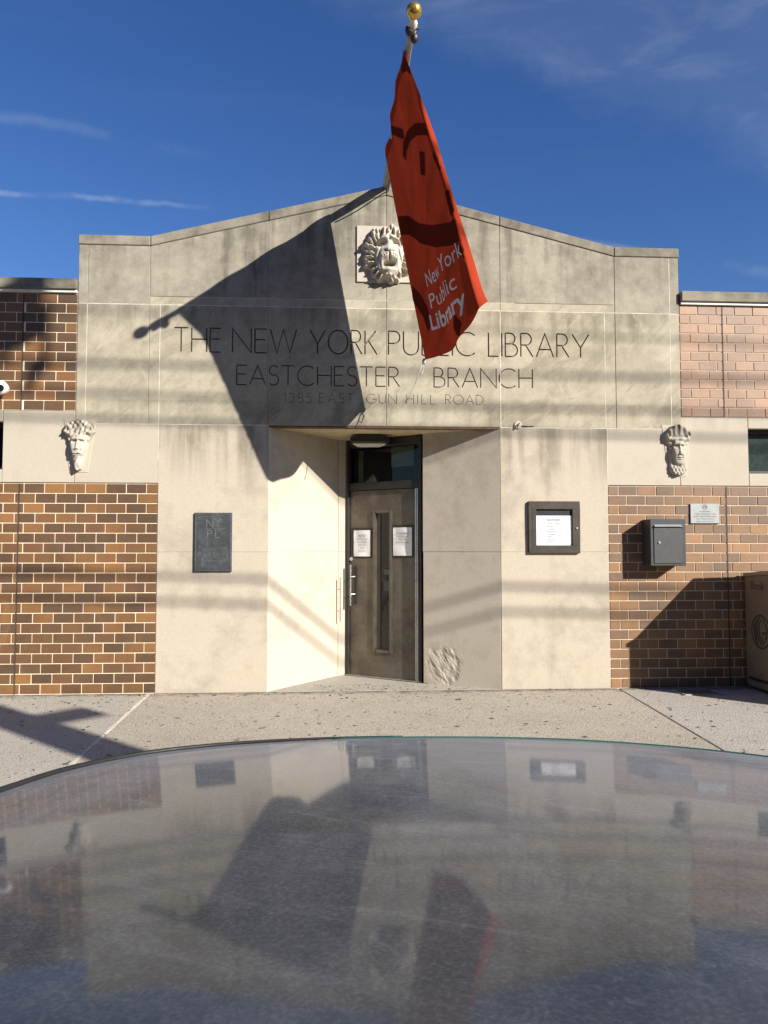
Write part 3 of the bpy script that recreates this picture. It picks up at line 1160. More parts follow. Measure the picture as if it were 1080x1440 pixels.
LW0, LW1 = .036, DW - .092            # leaf from hinge side to lock side
lf = dbm()
VX0, VX1, VZ0, VZ1 = .365, .580, .300, 1.875
for a in ((LW0, VX0, .012, 2.120), (VX1, LW1, .012, 2.120), (VX0, VX1, .012, VZ0), (VX0, VX1, VZ1, 2.120)):
    lf.box(a[0], a[1], .012, .056, a[2], a[3])
door = lf.build('entrance_door', M['door'], lib, merge=True)
door['label'] = 'worn dull bronze metal door with a tall narrow window'
f = dbm()
for a in ((.0, .033, .0, 2.70), (DW - .036, DW, .0, 2.70)):
    f.box(a[0], a[1], -.02, .10, a[2], a[3])
f.box(.034, DW - .037, -.012, .095, 2.128, 2.215)
f.box(.034, DW - .037, -.012, .095, 2.620, 2.714)
f.build('door_frame', M['black_metal'], door, bevel=.003)
f = dbm()
f.box(DW - .088, DW - .070, -.004, .05, .012, 2.122)
f.box(DW - .060, DW - .046, -.012, .05, .012, 2.122)
f.build('door_stop', M['steel'], door, bevel=.002)
f = dbm()
f.box(.034, DW - .037, .04, .046, 2.216, 2.619)
f.build('transom_pane', M['glass'], door)
f = dbm()
f.box(.10, .16, .09, .10, 2.22, 2.6)
f.box(.56, .85, .052, .054, 2.38, 2.61)
f.build('transom_notice', simple('faded notice behind glass', (.62, .57, .46), .8), door)
# vision panel: raised bevelled surround, glass, and the grey poster hung inside
f = dbm()
for (a, b_, c_, d_) in ((VX0 - .018, VX0 + .018, VZ0 - .018, VZ1 + .018), (VX1 - .018, VX1 + .018, VZ0 - .018, VZ1 + .018), (VX0 + .018, VX1 - .018, VZ0 - .018, VZ0 + .018), (VX0 + .018, VX1 - .018, VZ1 - .018, VZ1 + .018)):
    f.box(a, b_, -.004, .060, c_, d_)
f.build('vision_frame', simple('bright worn metal edge', (.15, .13, .105), .4, metal=.6, var=.2), door, bevel=.006, seg=2)
f = dbm()
f.box(VX0 + .018, VX1 - .018, .034, .040, VZ0 + .018, VZ1 - .018)
f.build('vision_pane', M['glass'], door)
f = dbm()
f.box(VX0 + .0185, VX0 + .068, .026, .0335, VZ0 + .02, VZ1 - .02)
f.build('vision_reveal', simple('grey inner reveal', (.10, .09, .075), .5, metal=.3), door)
f = dbm()
f.box(VX0 + .10, VX0 + .17, .050, .055, 1.16, 1.22)
f.box(VX0 + .09, VX0 + .18, .050, .055, .98, 1.10)
f.build('inner_bar', simple('pale panic bar', (.62, .62, .6), .5), door)
f = dbm()
f.box(.094, .134, .004, .014, .82, 1.25)
f.build('handle_plate', M['black_metal'], door, bevel=.002)
f = dbm()
f.tube([(.078, -.045, .80), (.078, -.045, 1.27)], .009, 10)
for z in (.93, 1.13):
    f.tube([(.078, -.045, z), (.105, .006, z)], .007, 8)
f.build('pull_handle', M['steel'], door, smooth=True, sharp=40)
f = dbm()
f.tube([(.062, .013, 1.335), (.062, -.010, 1.335)], .022, 16)
f.build('lock_cylinder', M['steel'], door, smooth=True, sharp=40)
f = dbm()
f.box(.0, DW, -.03, .10, .0, .011)
f.build('threshold', M['steel'], door, bevel=.002)

# ------------------------------------------------------------------ carvings


def G(X, Z, cx, cz, sx, sz, a, rot=0.0):
    c_, s__ = math.cos(R(rot)), math.sin(R(rot))
    u = (X - cx) * c_ + (Z - cz) * s__
    w = -(X - cx) * s__ + (Z - cz) * c_
    return a * np.exp(-.5 * ((u / sx) ** 2 + (w / sz) ** 2))


def lion(X, Z):
    X = X - .03
    r = np.hypot(X / .98, (Z + .03) / 1.03)
    th = np.arctan2(Z + .03, X)
    Rr = .90 + .05 * np.sin(9 * th + 1) + .035 * np.sin(17 * th + 2.4)
    mask = smooth(0, .07, Rr - r)
    h = .42 * np.sqrt(np.clip(1 - (r / (Rr + .05)) ** 3, 0, 1))
    lr = np.random.default_rng(5)
    for ring, n_, ln, wd, am in ((.87, 26, .12, .042, .15), (.75, 24, .13, .044, .20), (.62, 20, .13, .046, .22)):
        for i_ in range(n_):
            t = 2 * math.pi * (i_ + lr.uniform(-.22, .22)) / n_
            rr = ring + lr.uniform(-.03, .03)
            cx, cz = rr * .97 * math.cos(t), rr * 1.0 * math.sin(t) - .03
            rot = math.degrees(t) + lr.uniform(8, 34) * (1 if math.cos(t) > 0 else -1)
            h = np.maximum(h, h * .55 + G(X, Z, cx, cz, ln, wd, am * lr.uniform(.8, 1.25) + .26, rot)) - G(X, Z, cx + .05 * math.cos(t + 1.2), cz + .05 * math.sin(t + 1.2), ln * .9, .02, .10, rot)
    h = h + .05 * vnoise(X * 6 + 20, Z * 6 + 20, 3, 3)
    e = (X / .50) ** 2 + ((Z + .14) / .74) ** 2
    fm = smooth(1.0, .78, e)
    f = .50 + .34 * np.sqrt(np.clip(1 - e, 0, 1))
    for s in (-1, 1):
        f += G(X, Z, s * .23, .345, .14, .050, .30, -s * 16) + G(X, Z, s * .09, .44, .05, .13, .08, s * 12)
        f += G(X, Z, s * .255, .20, .105, .058, -.50, -s * 14) + G(X, Z, s * .245, .20, .050, .032, .30)
        f += G(X, Z, s * .33, .02, .09, .09, .10) + G(X, Z, s * .165, -.225, .145, .105, .36)
        f += G(X, Z, s * .345, -.16, .022, .16, -.18, s * 16) + G(X, Z, s * .27, -.46, .06, .15, .16, -s * 8)
        f += G(X, Z, s * .105, -.105, .045, .016, -.22, s * 28)
        for q_ in range(3):
            f += G(X, Z, s * (.12 + .07 * q_), -.20 - .035 * q_, .016, .016, -.10)
    f += G(X, Z, 0, .16, .115, .19, .22) + G(X, Z, 0, -.03, .150, .055, .30) + G(X, Z, 0, -.11, .09, .04, .16)
    f += G(X, Z, 0, -.235, .020, .085, -.26) + G(X, Z, 0, .47, .02, .12, -.10)
    mo = (X / .20) ** 2 + ((Z + .47) / .085) ** 2
    f -= .46 * smooth(1.25, .55, mo)
    f += G(X, Z, 0, -.50, .10, .035, .26) + G(X, Z, 0, -.64, .17, .06, .26) + G(X, Z, 0, -.83, .13, .10, .22)
    f += .045 * np.sin(38 * X + 7 * Z) * smooth(.20, .32, np.abs(X)) * smooth(-.1, -.35, Z) + .04 * np.sin(44 * X) * smooth(-.72, -.80, Z)
    h = h * (1 - fm) + f * fm
    for cx, cz, s_ in ((.60, .50, .12), (-.60, .50, .11)):
        d = np.hypot(X - cx, Z - cz)
        h = h + .16 * np.exp(-.5 * ((d - s_) / .035) ** 2) - .16 * np.exp(-.5 * (d / .06) ** 2)
    return np.clip(h, 0, None) * mask * .150


lh = thing('lion_head_carving', (.455, D, 4.255), 'square carved lion head with open mouth high on the gable, partly behind the flag', 'sculpture')
p = MB()
p.box(.150, .765, D - .018, D + .02, 4.25, 4.853)
p.build('backing_slab', M['stone_carve'], lh, bevel=.004)
relief('carved_head', M['stone_carve'], lh, .625, .665, 190, 190, lion, (.475, D - .0175, 4.552), (1, 0, 0), (0, -1, 0))


def face_parts(X, Z, eye_z=.10, nose_z=-.16, mouth_z=-.36):
    h = np.zeros_like(X)
    for s in (-1, 1):
        h += G(X, Z, s * .22, eye_z + .085, .15, .03, .16, s * -6)          # brow
        h += G(X, Z, s * .21, eye_z + .005, .12, .042, -.42)                       # socket
        h += G(X, Z, s * .21, eye_z - .008, .075, .018, .24)                # eyeball
        h += G(X, Z, s * .28, nose_z - .01, .12, .09, .12)                  # cheek
        h += G(X, Z, s * .10, nose_z - .02, .045, .025, .16)                # wing of the nose
        h += G(X, Z, s * .17, nose_z - .09, .02, .07, -.10, s * 22)
    h += G(X, Z, 0, eye_z - .03, .055, .10, .20) + G(X, Z, 0, nose_z + .02, .065, .06, .30) + G(X, Z, 0, nose_z - .055, .07, .016, -.20)
    h += G(X, Z, 0, mouth_z + .03, .12, .018, .12) + G(X, Z, 0, mouth_z - .002, .14, .011, -.22) + G(X, Z, 0, mouth_z - .035, .10, .018, .13)
    return h


def king(X, Z):
    kz = [-1.0, -.93, -.7, -.45, -.2, .05, .3, .45, .6, .75, .88, .97, 1.0]
    kw = [.0, .20, .30, .38, .47, .56, .74, .92, .96, .86, .70, .40, .0]
    W = np.interp(Z, kz, kw)
    W = W + .035 * np.sin(Z * 26) * smooth(.2, .4, Z)
    a = np.abs(X + .02) / np.maximum(W, .02)
    mask = smooth(1.0, .90, a) * (W > .03)
    h = .62 * np.sqrt(np.clip(1 - (a * .97) ** 2.4, 0, 1))
    hair = smooth(.36, .46, Z + .18 * X ** 2 * 0 + .06 * np.sin(9 * X))
    leaf = np.sin(15 * X + 3 * np.sin(7 * Z)) * np.sin(13 * Z + 4 * X) + .7 * np.sin(24 * X - 17 * Z)
    h = h + hair * (.18 + .12 * leaf + .12 * vnoise(X * 4 + 8, Z * 4 + 8, 21, 3))
    side = smooth(.46, .58, np.abs(X)) * smooth(-.05, .1, Z)
    h += side * (.02 + .11 * np.sin(24 * Z + 5 * X))
    e = (X / .50) ** 2 + ((Z - .02) / .55) ** 2
    fm = smooth(1.05, .7, e) * (1 - hair)
    h = h * (1 - fm) + (.60 + .36 * np.sqrt(np.clip(1 - e, 0, 1))) * fm + face_parts(X, Z, .13, -.14, -.36) * (1 - hair)
    for s in (-1, 1):
        h += G(X, Z, s * .20, -.33, .17, .05, .22, -s * 24)                 # moustache
    bd = smooth(-.40, -.50, Z) * (a < 1)
    h += bd * (.16 + .05 * np.sin(20 * X + 5 * np.sin(6 * Z)) - .04)
    h += G(X, Z, 0, -.66, .14, .2, .18)
    return np.clip(h, 0, None) * mask * .082


def youth(X, Z):
    kz = [-1.0, -.94, -.8, -.6, -.4, -.1, .15, .28, .4, .6, .74, .9, 1.0]
    kw = [.0, .44, .60, .62, .60, .62, .68, .84, .92, .94, .86, .55, .0]
    W = np.interp(Z, kz, kw)
    a = np.abs(X) / np.maximum(W, .02)
    mask = smooth(1.0, .9, a) * (W > .03)
    h = .48 * np.sqrt(np.clip(1 - (a * .97) ** 2.6, 0, 1))
    e = (X / .46) ** 2 + ((Z + .06) / .60) ** 2
    fm = smooth(1.0, .78, e) * smooth(.36, .28, Z)
    crown = smooth(.28, .36, Z)
    h = h * (1 - fm) + (.52 + .42 * np.sqrt(np.clip(1 - e, 0, 1))) * fm + face_parts(X, Z, .12, -.16, -.33) * fm
    h += crown * (.26 + .10 * np.sin(16 * X) * smooth(.5, .62, Z) + .07 * np.sin(34 * Z) * smooth(.62, .5, Z))
    h += crown * .12 * vnoise(X * 4 + 3, Z * 4 + 3, 31, 3)
    for s in (-1, 1):
        d = np.hypot(X - s * .72, Z - .62)
        h += .22 * np.exp(-.5 * ((d - .13) / .05) ** 2)
        h += smooth(.46, .54, np.abs(X)) * smooth(.4, .3, Z) * (.04 * np.sin(30 * Z)) * .5
    coll = smooth(-.56, -.66, Z)
    h += coll * (.10 + .07 * np.sin(26 * X) * np.sin(22 * Z) - .3 * smooth(.0, .3, e < 1))
    h += G(X, Z, 0, -.60, .28, .03, -.18)
    return np.clip(h, 0, None) * mask * .082


M['stone_carve_grey'] = stone('carved limestone gone grey', (.43, .39, .325), (.13, .117, .095), .50, .72, .6, bands=[(2.84, 2.50, 1.4)], run_amt=.5, pan=.0, seed=23.0, grain=.05)
kh = thing('bearded_head_carving', (-2.66, D, 2.237), 'small carved stone head of a bearded man with leafy crown, left of the doorway', 'sculpture', 'carved heads on the stone band')
p = MB()
p.prism_xz([(-2.76, 2.225), (-2.575, 2.225), (-2.50, 2.77), (-2.825, 2.77)], D - .004, D + .02)
p.build('backing_slab', M['stone_band'], kh, bevel=.003)
relief('carved_head', M['stone_carve_grey'], kh, .330, .525, 96, 140, king, (-2.662, D - .0035, 2.50), (1, 0, 0), (0, -1, 0))
yh = thing('crowned_head_carving', (3.57, D, 2.244), 'small carved stone head of a beardless youth in a crown, right of the doorway', 'sculpture', 'carved heads on the stone band')
p = MB()
p.prism_xz([(3.47, 2.215), (3.665, 2.215), (3.725, 2.77), (3.40, 2.77)], D - .004, D + .02)
p.build('backing_slab', M['stone_band'], yh, bevel=.003)
relief('carved_head', M['stone_carve_grey'], yh, .300, .545, 96, 140, youth, (3.565, D - .0035, 2.50), (1, 0, 0), (0, -1, 0))

# ------------------------------------------------------------------ things on the walls
# dark plaque left of the door
pq = thing('wall_plaque', (-1.308, D, 1.218), 'dark grey metal library plaque on the pier left of the doorway', 'plaque')
M['plaque'] = simple('dark slate grey plaque', (.058, .064, .07), .5, metal=.3, var=.25, scale=10, dirt=(.11, .12, .125), dirt_rng=(.5, .75))
M['plaque_letter'] = simple('raised worn plaque metal', (.145, .15, .155), .45, metal=.4, var=.3, scale=40)
p = MB()
p.box(-1.498, -1.118, D - .022, D + .004, 1.218, 1.820)
p.build('plate', M['plaque'], pq, bevel=.004)
p = MB()
x0, x1, z0, z1 = -1.498, -1.118, 1.218, 1.82
for a in ((x0 + .012, x1 - .012, z0 + .012, z0 + .018), (x0 + .012, x1 - .012, z1 - .018, z1 - .012), (x0 + .012, x0 + .018, z0 + .018, z1 - .018), (x1 - .018, x1 - .012, z0 + .018, z1 - .018)):
    p.box(a[0], a[1], D - .0255, D - .021, a[2], a[3])
p.build('rim', M['plaque_letter'], pq)
p = MB()
ex, ez = (1, 0, 0), (0, 0, 1)
yl = D - .0242
for ch_, xa_, za_, w_l in (('N', -1.388, 1.668, .075), ('Y', -1.302, 1.676, .080), ('P', -1.380, 1.560, .055), ('L', -1.300, 1.560, .052)):
    pl_ = MB()
    put_text(pl_, ch_, .125, (xa_, yl, za_), ex, ez, width=w_l)
    pl_.build('letter', M['plaque_letter'], pq)
put_text(p, 'The New York', .060, (-1.456, yl, 1.436), ex, ez, width=.30)
put_text(p, 'Public Library', .060, (-1.456, yl, 1.378), ex, ez, width=.30)
put_text(p, 'Eastchester', .046, (-1.42, yl, 1.312), ex, ez, width=.22)
for (a, b_, z) in ((-1.402, -1.30, 1.775), (-1.30, -1.205, 1.787), (-1.402, -1.30, 1.652), (-1.29, -1.19, 1.652)):
    p.add([(a, yl, z), (b_, yl, z), (b_, yl, z + .006), (a, yl, z + .006)], [(0, 1, 2, 3)])
tag(p.build('lettering', M['plaque_letter'], pq), kind='stuff')
# opening-hours case right of the door
nc = thing('notice_case', (2.222, D, 1.405), 'square dark bronze notice case with white opening hours sheet on the right pier', 'notice case')
x0, x1, z0, z1 = 1.949, 2.495, 1.405, 1.949
p = MB()
fw = .082
for a in ((x0, x1, z1 - fw, z1), (x0, x1, z0, z0 + fw), (x0, x0 + fw, z0 + fw, z1 - fw), (x1 - fw, x1, z0 + fw, z1 - fw)):
    p.box(a[0], a[1], D - .034, D + .002, a[2], a[3])
p.build('case_frame', M['bronze'], nc, merge=True, bevel=.004)
p = MB()
p.box(x0 + .040, x0 + .046, D - .0352, D - .030, z0 + .03, z1 - .05)
p.build('door_gap', M['black_metal'], nc)
p = MB()
p.box(x0 + .06, x1 - .06, D - .010, D - .003, z0 + .06, z1 - .06)
p.build('case_back', simple('dark felt board', (.035, .036, .042), .9), nc)
p = MB()
p.box(x0 + .084, x1 - .079, D - .0150, D - .0138, z0 + .083, z1 - .150)
p.build('hours_sheet', M['paper'], nc)
p = MB()
yl = D - .0158
tx = x0 + .192
put_text(p, 'Eastchester', .032, (tx, yl, 1.746), ex, ez, bold=.012)
put_text(p, 'Library Hours', .026, (tx, yl, 1.712), ex, ez)
for i, dname in enumerate(('Monday', 'Tuesday', 'Wednesday', 'Thursday', 'Friday', 'Saturday', 'Sunday')):
    put_text(p, dname, .024, (tx, yl, 1.677 - i * .0262), ex, ez)
tag(p.build('lettering', M['ink'], nc), kind='stuff')
p = MB()
p.box(x0 + .078, x1 - .078, D - .030, D - .0275, z0 + .078, z1 - .078)
mgc, ntc, bc = new_mat('clear acrylic')
nn_ = NB(ntc)
mxc = nn_.node('ShaderNodeMixShader')
mxc.inputs[0].default_value = .05
trc = nn_.node('ShaderNodeBsdfTransparent')
glc = nn_.node('ShaderNodeBsdfGlossy')
glc.inputs['Roughness'].default_value = .05
ntc.links.new(trc.outputs[0], mxc.inputs[1])
ntc.links.new(glc.outputs[0], mxc.inputs[2])
ntc.links.new(mxc.outputs[0], ntc.nodes['Material Output'].inputs['Surface'])
p.build('case_pane', mgc, nc)
p = MB()
p.sphere((x1 - .038, D - .037, 1.666), .011, 12, 8)
p.build('knob', M['steel'], nc, smooth=True)

# grey drop box on the brick
M['box_grey'] = simple('dark grey painted steel', (.034, .035, .037), .5, var=.1, scale=10)
M['box_face'] = simple('mid grey painted steel', (.050, .051, .054), .45, var=.1, scale=10)
mbx = thing('drop_box', (3.357, D - .1, 1.277), 'dark grey steel wall box with hatch on the brick beside the right pier', 'drop box')
x0, x1, z0, z1, yf = 3.172, 3.545, 1.277, 1.757, D - .205
p = MB()
p.box(x0, x1, yf, D + .003, z0, z1)
p.build('box_body', M['box_grey'], mbx, bevel=.004)
p = MB()
p.box(x0 + .035, x1 - .038, yf - .008, yf + .004, z0 + .025, z1 - .085)
p.build('hatch', M['box_face'], mbx, bevel=.002)
p = MB()
p.prism_yz([(yf - .026, z1 - .078), (yf + .003, z1 - .052), (yf + .003, z1 - .078)], x0 + .04, x1 - .04)
p.build('slot_lip', simple('bare slot lip', (.26, .27, .28), .4, metal=.2), mbx)
p = MB()
p.box(x1 - .04, x1 - .032, yf - .012, yf + .003, z1 - .1, z1 - .055)
p.build('hinge', M['black_metal'], mbx)
p = MB()
p.tube([(x0 + .088, yf - .007, z0 + .24), (x0 + .088, yf - .018, z0 + .24)], .012, 12)
p.build('lock', M['steel'], mbx, smooth=True, sharp=40)

# small grey sign
sg = thing('warning_sign', (3.851, D, 1.722), 'small pale grey printed sign screwed to the brick above the wall box', 'sign')
x0, x1, z0, z1 = 3.694, 4.008, 1.722, 1.930
p = MB()
p.box(x0, x1, D - .012, D + .004, z0, z1)
p.build('plate', simple('pale grey metal sign', (.31, .325, .325), .5, var=.1, scale=14), sg, bevel=.002)
p = MB()
yl = D - .0132
cx = (x0 + x1) / 2
for i, (t, w) in enumerate((('WARNING', .12), ('THESE PREMISES ARE', .235), ('UNDER VIDEO SURVEILLANCE', .255), ('FOR YOUR SAFETY', .20), ('AND SECURITY', .21))):
    put_text(p, t, .018, (cx, yl, z1 - .088 - i * .0265), ex, ez, 'CENTER', width=w)
ring = arc(0, 0, .026, .026, 0, 359, 20)
Ls, Rs = ribbon(ring, .007)
for i in range(len(Ls) - 1):
    p.add([(cx + q.x, yl, z1 - .036 + q.y) for q in (Ls[i], Ls[i + 1], Rs[i + 1], Rs[i])], [(0, 1, 2, 3)])
for st in ([(-.018, .006), (.004, .012), (.018, -.002)], [(-.016, -.004), (.002, .0), (.014, -.014)]):
    Ls, Rs = ribbon(st, .008)
    for i in range(len(Ls) - 1):
        p.add([(cx + q.x, yl, z1 - .036 + q.y) for q in (Ls[i], Ls[i + 1], Rs[i + 1], Rs[i])], [(0, 1, 2, 3)])
tag(p.build('lettering', M['grey_ink'], sg), kind='stuff')
# book return bin at the right edge of the picture
bd = thing('book_drop_bin', (4.68, 7.05, 0), 'tan steel book return bin with sloping lid at the foot of the right brick wall', 'book drop')
M['bin'] = simple('tan painted steel', (.20, .145, .092), .55, var=.10, scale=5)
BX0, BX1 = 4.245, 5.10
yb_, yf_ = D - .045, D - 1.17
prof = [(yb_, .03), (yf_, .03), (yf_, 1.255), (yb_, 1.165)]
p = MB()
p.prism_yz(prof, BX0, BX1)
p.build('bin_body', M['bin'], bd, bevel=.012, seg=2)
p = MB()
A_ = [(BX0, D - 1.16, 1.262), (BX0, D - .70, 1.238), (BX1, D - .70, 1.238), (BX1, D - 1.16, 1.262), (BX0 + .26, D - .74, 1.665), (BX1 - .10, D - .74, 1.68)]
p.add(A_, [(0, 1, 4), (1, 2, 5, 4), (2, 3, 5), (3, 0, 4, 5), (0, 3, 2, 1)])
lid = [(yb_ + .01, 1.158), (yb_ + .01, 1.196), (yf_ - .02, 1.290), (yf_ - .02, 1.250)]
p.prism_yz(lid, BX0 - .010, BX1 + .010)
p.build('bin_lid', simple('lighter tan lid', (.28, .215, .145), .5, var=.1), bd, bevel=.005)
p = MB()
p.box(BX0 + .05, BX1 - .05, yf_ + .05, yb_ - .05, .0, .035)
p.build('bin_base', M['black_metal'], bd)
p = MB()
p.box(BX0 + .1, BX1 - .1, yf_ - .03, yf_ + .002, .95, 1.12)
p.build('return_flap', M['bin'], bd, bevel=.01)
p = MB()
p.box(BX0 - .0015, BX0 + .004, D - .62, D - .09, .10, .13)
p.box(BX0 - .0015, BX0 + .004, D - 1.12, D - .63, .10, .13)
p.build('side_seam', M['black_metal'], bd)
p = MB()
for yy in np.linspace(D - 1.12, D - .09, 9):
    p.sphere((BX0 - .001, float(yy), .175), .008, 8, 6)
tag(p.build('rivets', simple('dull rivet', (.2, .17, .13), .5, metal=.4), bd, smooth=True), kind='stuff')
# side print: word and round lion emblem, on the side towards the doorway
p = MB()
ey = (0, -1, 0)
xs_ = BX0 - .0025
put_text(p, 'Book', .115, (xs_, D - .165, 1.035), ey, ez, bold=.0)


def emblem(p, o, ex_, ez_, r, w):
    o, ex_, ez_ = Vector(o), Vector(ex_), Vector(ez_)
    sts = [arc(0, 0, 1, 1, 0, 359, 36),
           [(-.1, .9), (-.35, .55), (-.45, .1), (-.3, -.35), (.1, -.85)],
           [(.05, .75), (-.15, .45), (-.25, .05), (-.1, -.3), (.35, -.75)],
           [(.2, .85), (.55, .45), (.72, .1), (.6, -.05), (.3, -.02), (.15, -.15)],
           [(.60, -.05), (.62, -.3), (.45, -.38), (.5, -.6)],
           [(-.75, .45), (-.72, -.05), (-.6, -.5), (-.3, -.85)],
           [(-.45, .75), (-.62, .3), (-.6, -.1), (-.4, -.55)]]
    for st in sts:
        Ls, Rs = ribbon([Vector(q) * r for q in st], w)
        for i in range(len(Ls) - 1):
            p.add([o + ex_ * q.x + ez_ * q.y for q in (Ls[i], Ls[i + 1], Rs[i + 1], Rs[i])], [(0, 1, 2, 3)])


emblem(p, (xs_, D - .335, .61), ey, ez, .165, .017)
tag(p.build('lettering', M['ink'], bd), kind='stuff')
# security camera on the left brick
sc_ = thing('security_camera', (-3.41, D, 3.06), 'white ball security camera on the upper left brickwork', 'camera')
p = MB()
p.tube([(-3.43, D + .004, 3.075), (-3.43, D - .035, 3.075)], .055, 20)
p.tube([(-3.43, D - .03, 3.075), (-3.42, D - .09, 3.065)], .022, 12)
p.build('mount', simple('white plastic mount', (.74, .73, .71), .4, var=.04, bump=0), sc_, smooth=True, sharp=40)
p = MB()
p.sphere((-3.405, D - .13, 3.06), .073, 28, 18)
p.build('camera_ball', simple('white plastic ball', (.76, .75, .74), .35, var=.03, bump=0), sc_, smooth=True)
p = MB()
cd = Vector((.45, -.85, -.12)).normalized()
c0 = Vector((-3.405, D - .13, 3.06))
cd = (Vector((0, 0, 1.45)) - c0).normalized() + Vector((.0, 0, -.05))
cd.normalize()
p.tube([c0 + cd * .060, c0 + cd * .077], [.035, .033], 20)
p.build('lens', simple('black lens', (.01, .01, .012), .12, var=.0, bump=0), sc_, smooth=True, sharp=40)

# anchor on the joint right of the doorway
an = thing('wall_anchor', (1.85, D, 2.752), 'small round rusty wall anchor plate on the stone joint right of the doorway', 'anchor')
p = MB()
p.tube([(1.85, D + .002, 2.752), (1.85, D - .016, 2.752)], [.046, .036], 24)
p.build('anchor_disc', M['stone_carve'], an, smooth=True, sharp=40)
p = MB()
p.tube([(1.85, D - .012, 2.744), (1.93, D - .010, 2.742), (2.02, D - .004, 2.740)], .005, 8)
p.tube([(1.835, D - .03, 2.72), (1.845, D - .04, 2.752), (1.865, D - .03, 2.77)], .006, 8)
p.build('anchor_pin', M['black_metal'], an, smooth=True)

# light over the door
lt = thing('entrance_light', (.32, 8.25, 2.716), 'black box light with white diffuser under the doorway ceiling', 'light fitting')
p = MB()
prof = [(.085, 2.628), (.095, 2.675), (.18, 2.7155), (.42, 2.7155), (.515, 2.675), (.525, 2.628)]
p.prism_xz(prof, 8.08, 8.38)
p.build('light_body', M['black_metal'], lt, bevel=.004)
p = MB()
p.prism_xy([(.12, 8.16), (.49, 8.16), (.43, 8.36), (.18, 8.36)], 2.605, 2.630)
p.build('diffuser', simple('white plastic diffuser', (.72, .69, .62), .5, var=.06), lt, bevel=.006)

# bar handle on the left reveal
dL = (Vector(LB) - Vector(LA)).normalized()
nL = Vector((dL.y, -dL.x))
hp = Vector(LB) - dL * .035
bh = thing('bar_handle', (hp.x, hp.y, .67), 'slim steel bar handle standing off the left wall of the entrance recess', 'handle')
p = MB()
q = hp + nL * .06
p.tube([(q.x, q.y, .62), (q.x, q.y, 1.12)], .008, 10)
for z in (.74, .99):
    p.tube([(hp.x - nL.x * .002, hp.y - nL.y * .002, z), (q.x, q.y, z)], .007, 8)
p.build('bar', M['steel'], bh, smooth=True, sharp=40)

# paper notices on the door
for (a, b_, c_, d_, nm, lab, rows) in (
        (.090, .312, 1.365, 1.665, 'paper_notice', 'cream paper notice left of the door window', (('NOTICE', .10), ('Library hours', .15), ('have changed', .13), ('please see', .10), ('inside', .06), ('thank you', .09))),
        (.612, .850, 1.375, 1.690, 'paper_notice', 'white paper notice right of the door window', (('Library Notice', .17), ('please return all', .15), ('items to the', .11), ('book drop outside', .17)))):
    o0 = DM @ Vector(((a + b_) / 2, 0, c_))
    nt_ = thing(nm, o0, lab, 'notice', 'paper notices on the door')
    f = dbm()
    f.box(a - .022, b_ + .022, .007, .0125, c_ - .02, d_ + .03)
    f.build('backing', M['black_metal'], nt_)
    # slightly bowed sheet
    f = dbm()
    N_ = 10
    vs, fs = [], []
    for i in range(N_ + 1):
        for k in range(N_ + 1):
            u, w = i / N_, k / N_
            bow = .004 * math.sin(u * 3.1) + .003 * math.sin(w * 6 + u * 4)
            vs.append((a + (b_ - a) * u, .0045 - abs(bow), c_ + (d_ - c_) * w))
    for i in range(N_):
        for k in range(N_):
            q0 = i * (N_ + 1) + k
            fs.append((q0, q0 + 1, q0 + N_ + 2, q0 + N_ + 1))
    f.add(vs, fs)
    f.build('sheet', M['paper'], nt_, smooth=True)
    f = MB()
    ori = DM @ Vector(((a + b_) / 2, -.0042, d_ - .075))
    for i, (t, w) in enumerate(rows):
        put_text(f, t, .030 if i else .036, ori + Vector((0, 0, -.034 * i)), dx, ez, 'CENTER', width=w)
    tag(f.build('lettering', M['grey_ink'], nt_), kind='stuff')
# hatch plate on the pavement in the bin's shade
hpz = thing('utility_cover', (3.55, 7.35, 0), 'flat metal utility cover on the pavement in the shade of the bin', 'utility cover')
p = MB()
p.box(3.42, 3.78, 7.25, 7.47, -.01, .006)
p.build('cover_plate', simple('worn steel cover', (.16, .15, .14), .5, metal=.5, var=.25, scale=20), hpz, bevel=.003)
p = MB()
for a in ((3.40, 3.80, 7.475, 7.50), (3.40, 3.80, 7.22, 7.245), (3.395, 3.415, 7.245, 7.475), (3.785, 3.805, 7.245, 7.475)):
    p.box(a[0], a[1], a[2], a[3], -.01, .012)
p.build('cover_rim', M['kerb'], hpz, bevel=.002)

# fallen leaves and grit, far too many to count
lv = MB()
leaf_cols = [simple('dry leaf brown', (.13, .09, .055), .8, bump=0), simple('dark grit', (.075, .06, .048), .9, bump=0), simple('tan leaf', (.26, .20, .125), .8, bump=0)]
for i in range(3000):
    x = rng.uniform(-4.6, 5.2)
    t_ = rng.random()
    y = D - .03 - (t_ ** 1.6) * 2.9
    if rng.random() < .10:
        x, y = rng.uniform(-.3, 1.45), rng.uniform(D, 8.0)
    if y > D - .01 and not (-.60 + (y - D) * .75 < x < 1.55 - (y - D) * 1.7):
        continue
    s_ = rng.choice([.006, .010, .016, .026], p=[.45, .33, .17, .05])
    a = rng.uniform(0, 6.28)
    ca, sa_ = math.cos(a) * s_, math.sin(a) * s_
    lift = rng.uniform(.002, .35 * s_)
    vs = [(x - ca, y - sa_, .002), (x + sa_ * .45, y - ca * .45, .002 + lift), (x + ca, y + sa_, .003 + lift * .6), (x - sa_ * .45, y + ca * .45, .002 + lift * .3)]
    lv.add(vs, [(0, 1, 2, 3)], int(rng.choice([0, 1, 2], p=[.35, .5, .15])))
tag(lv.build('leaf_litter', leaf_cols), 'small dry leaves and grit scattered over the sidewalk', 'leaf litter', kind='stuff')

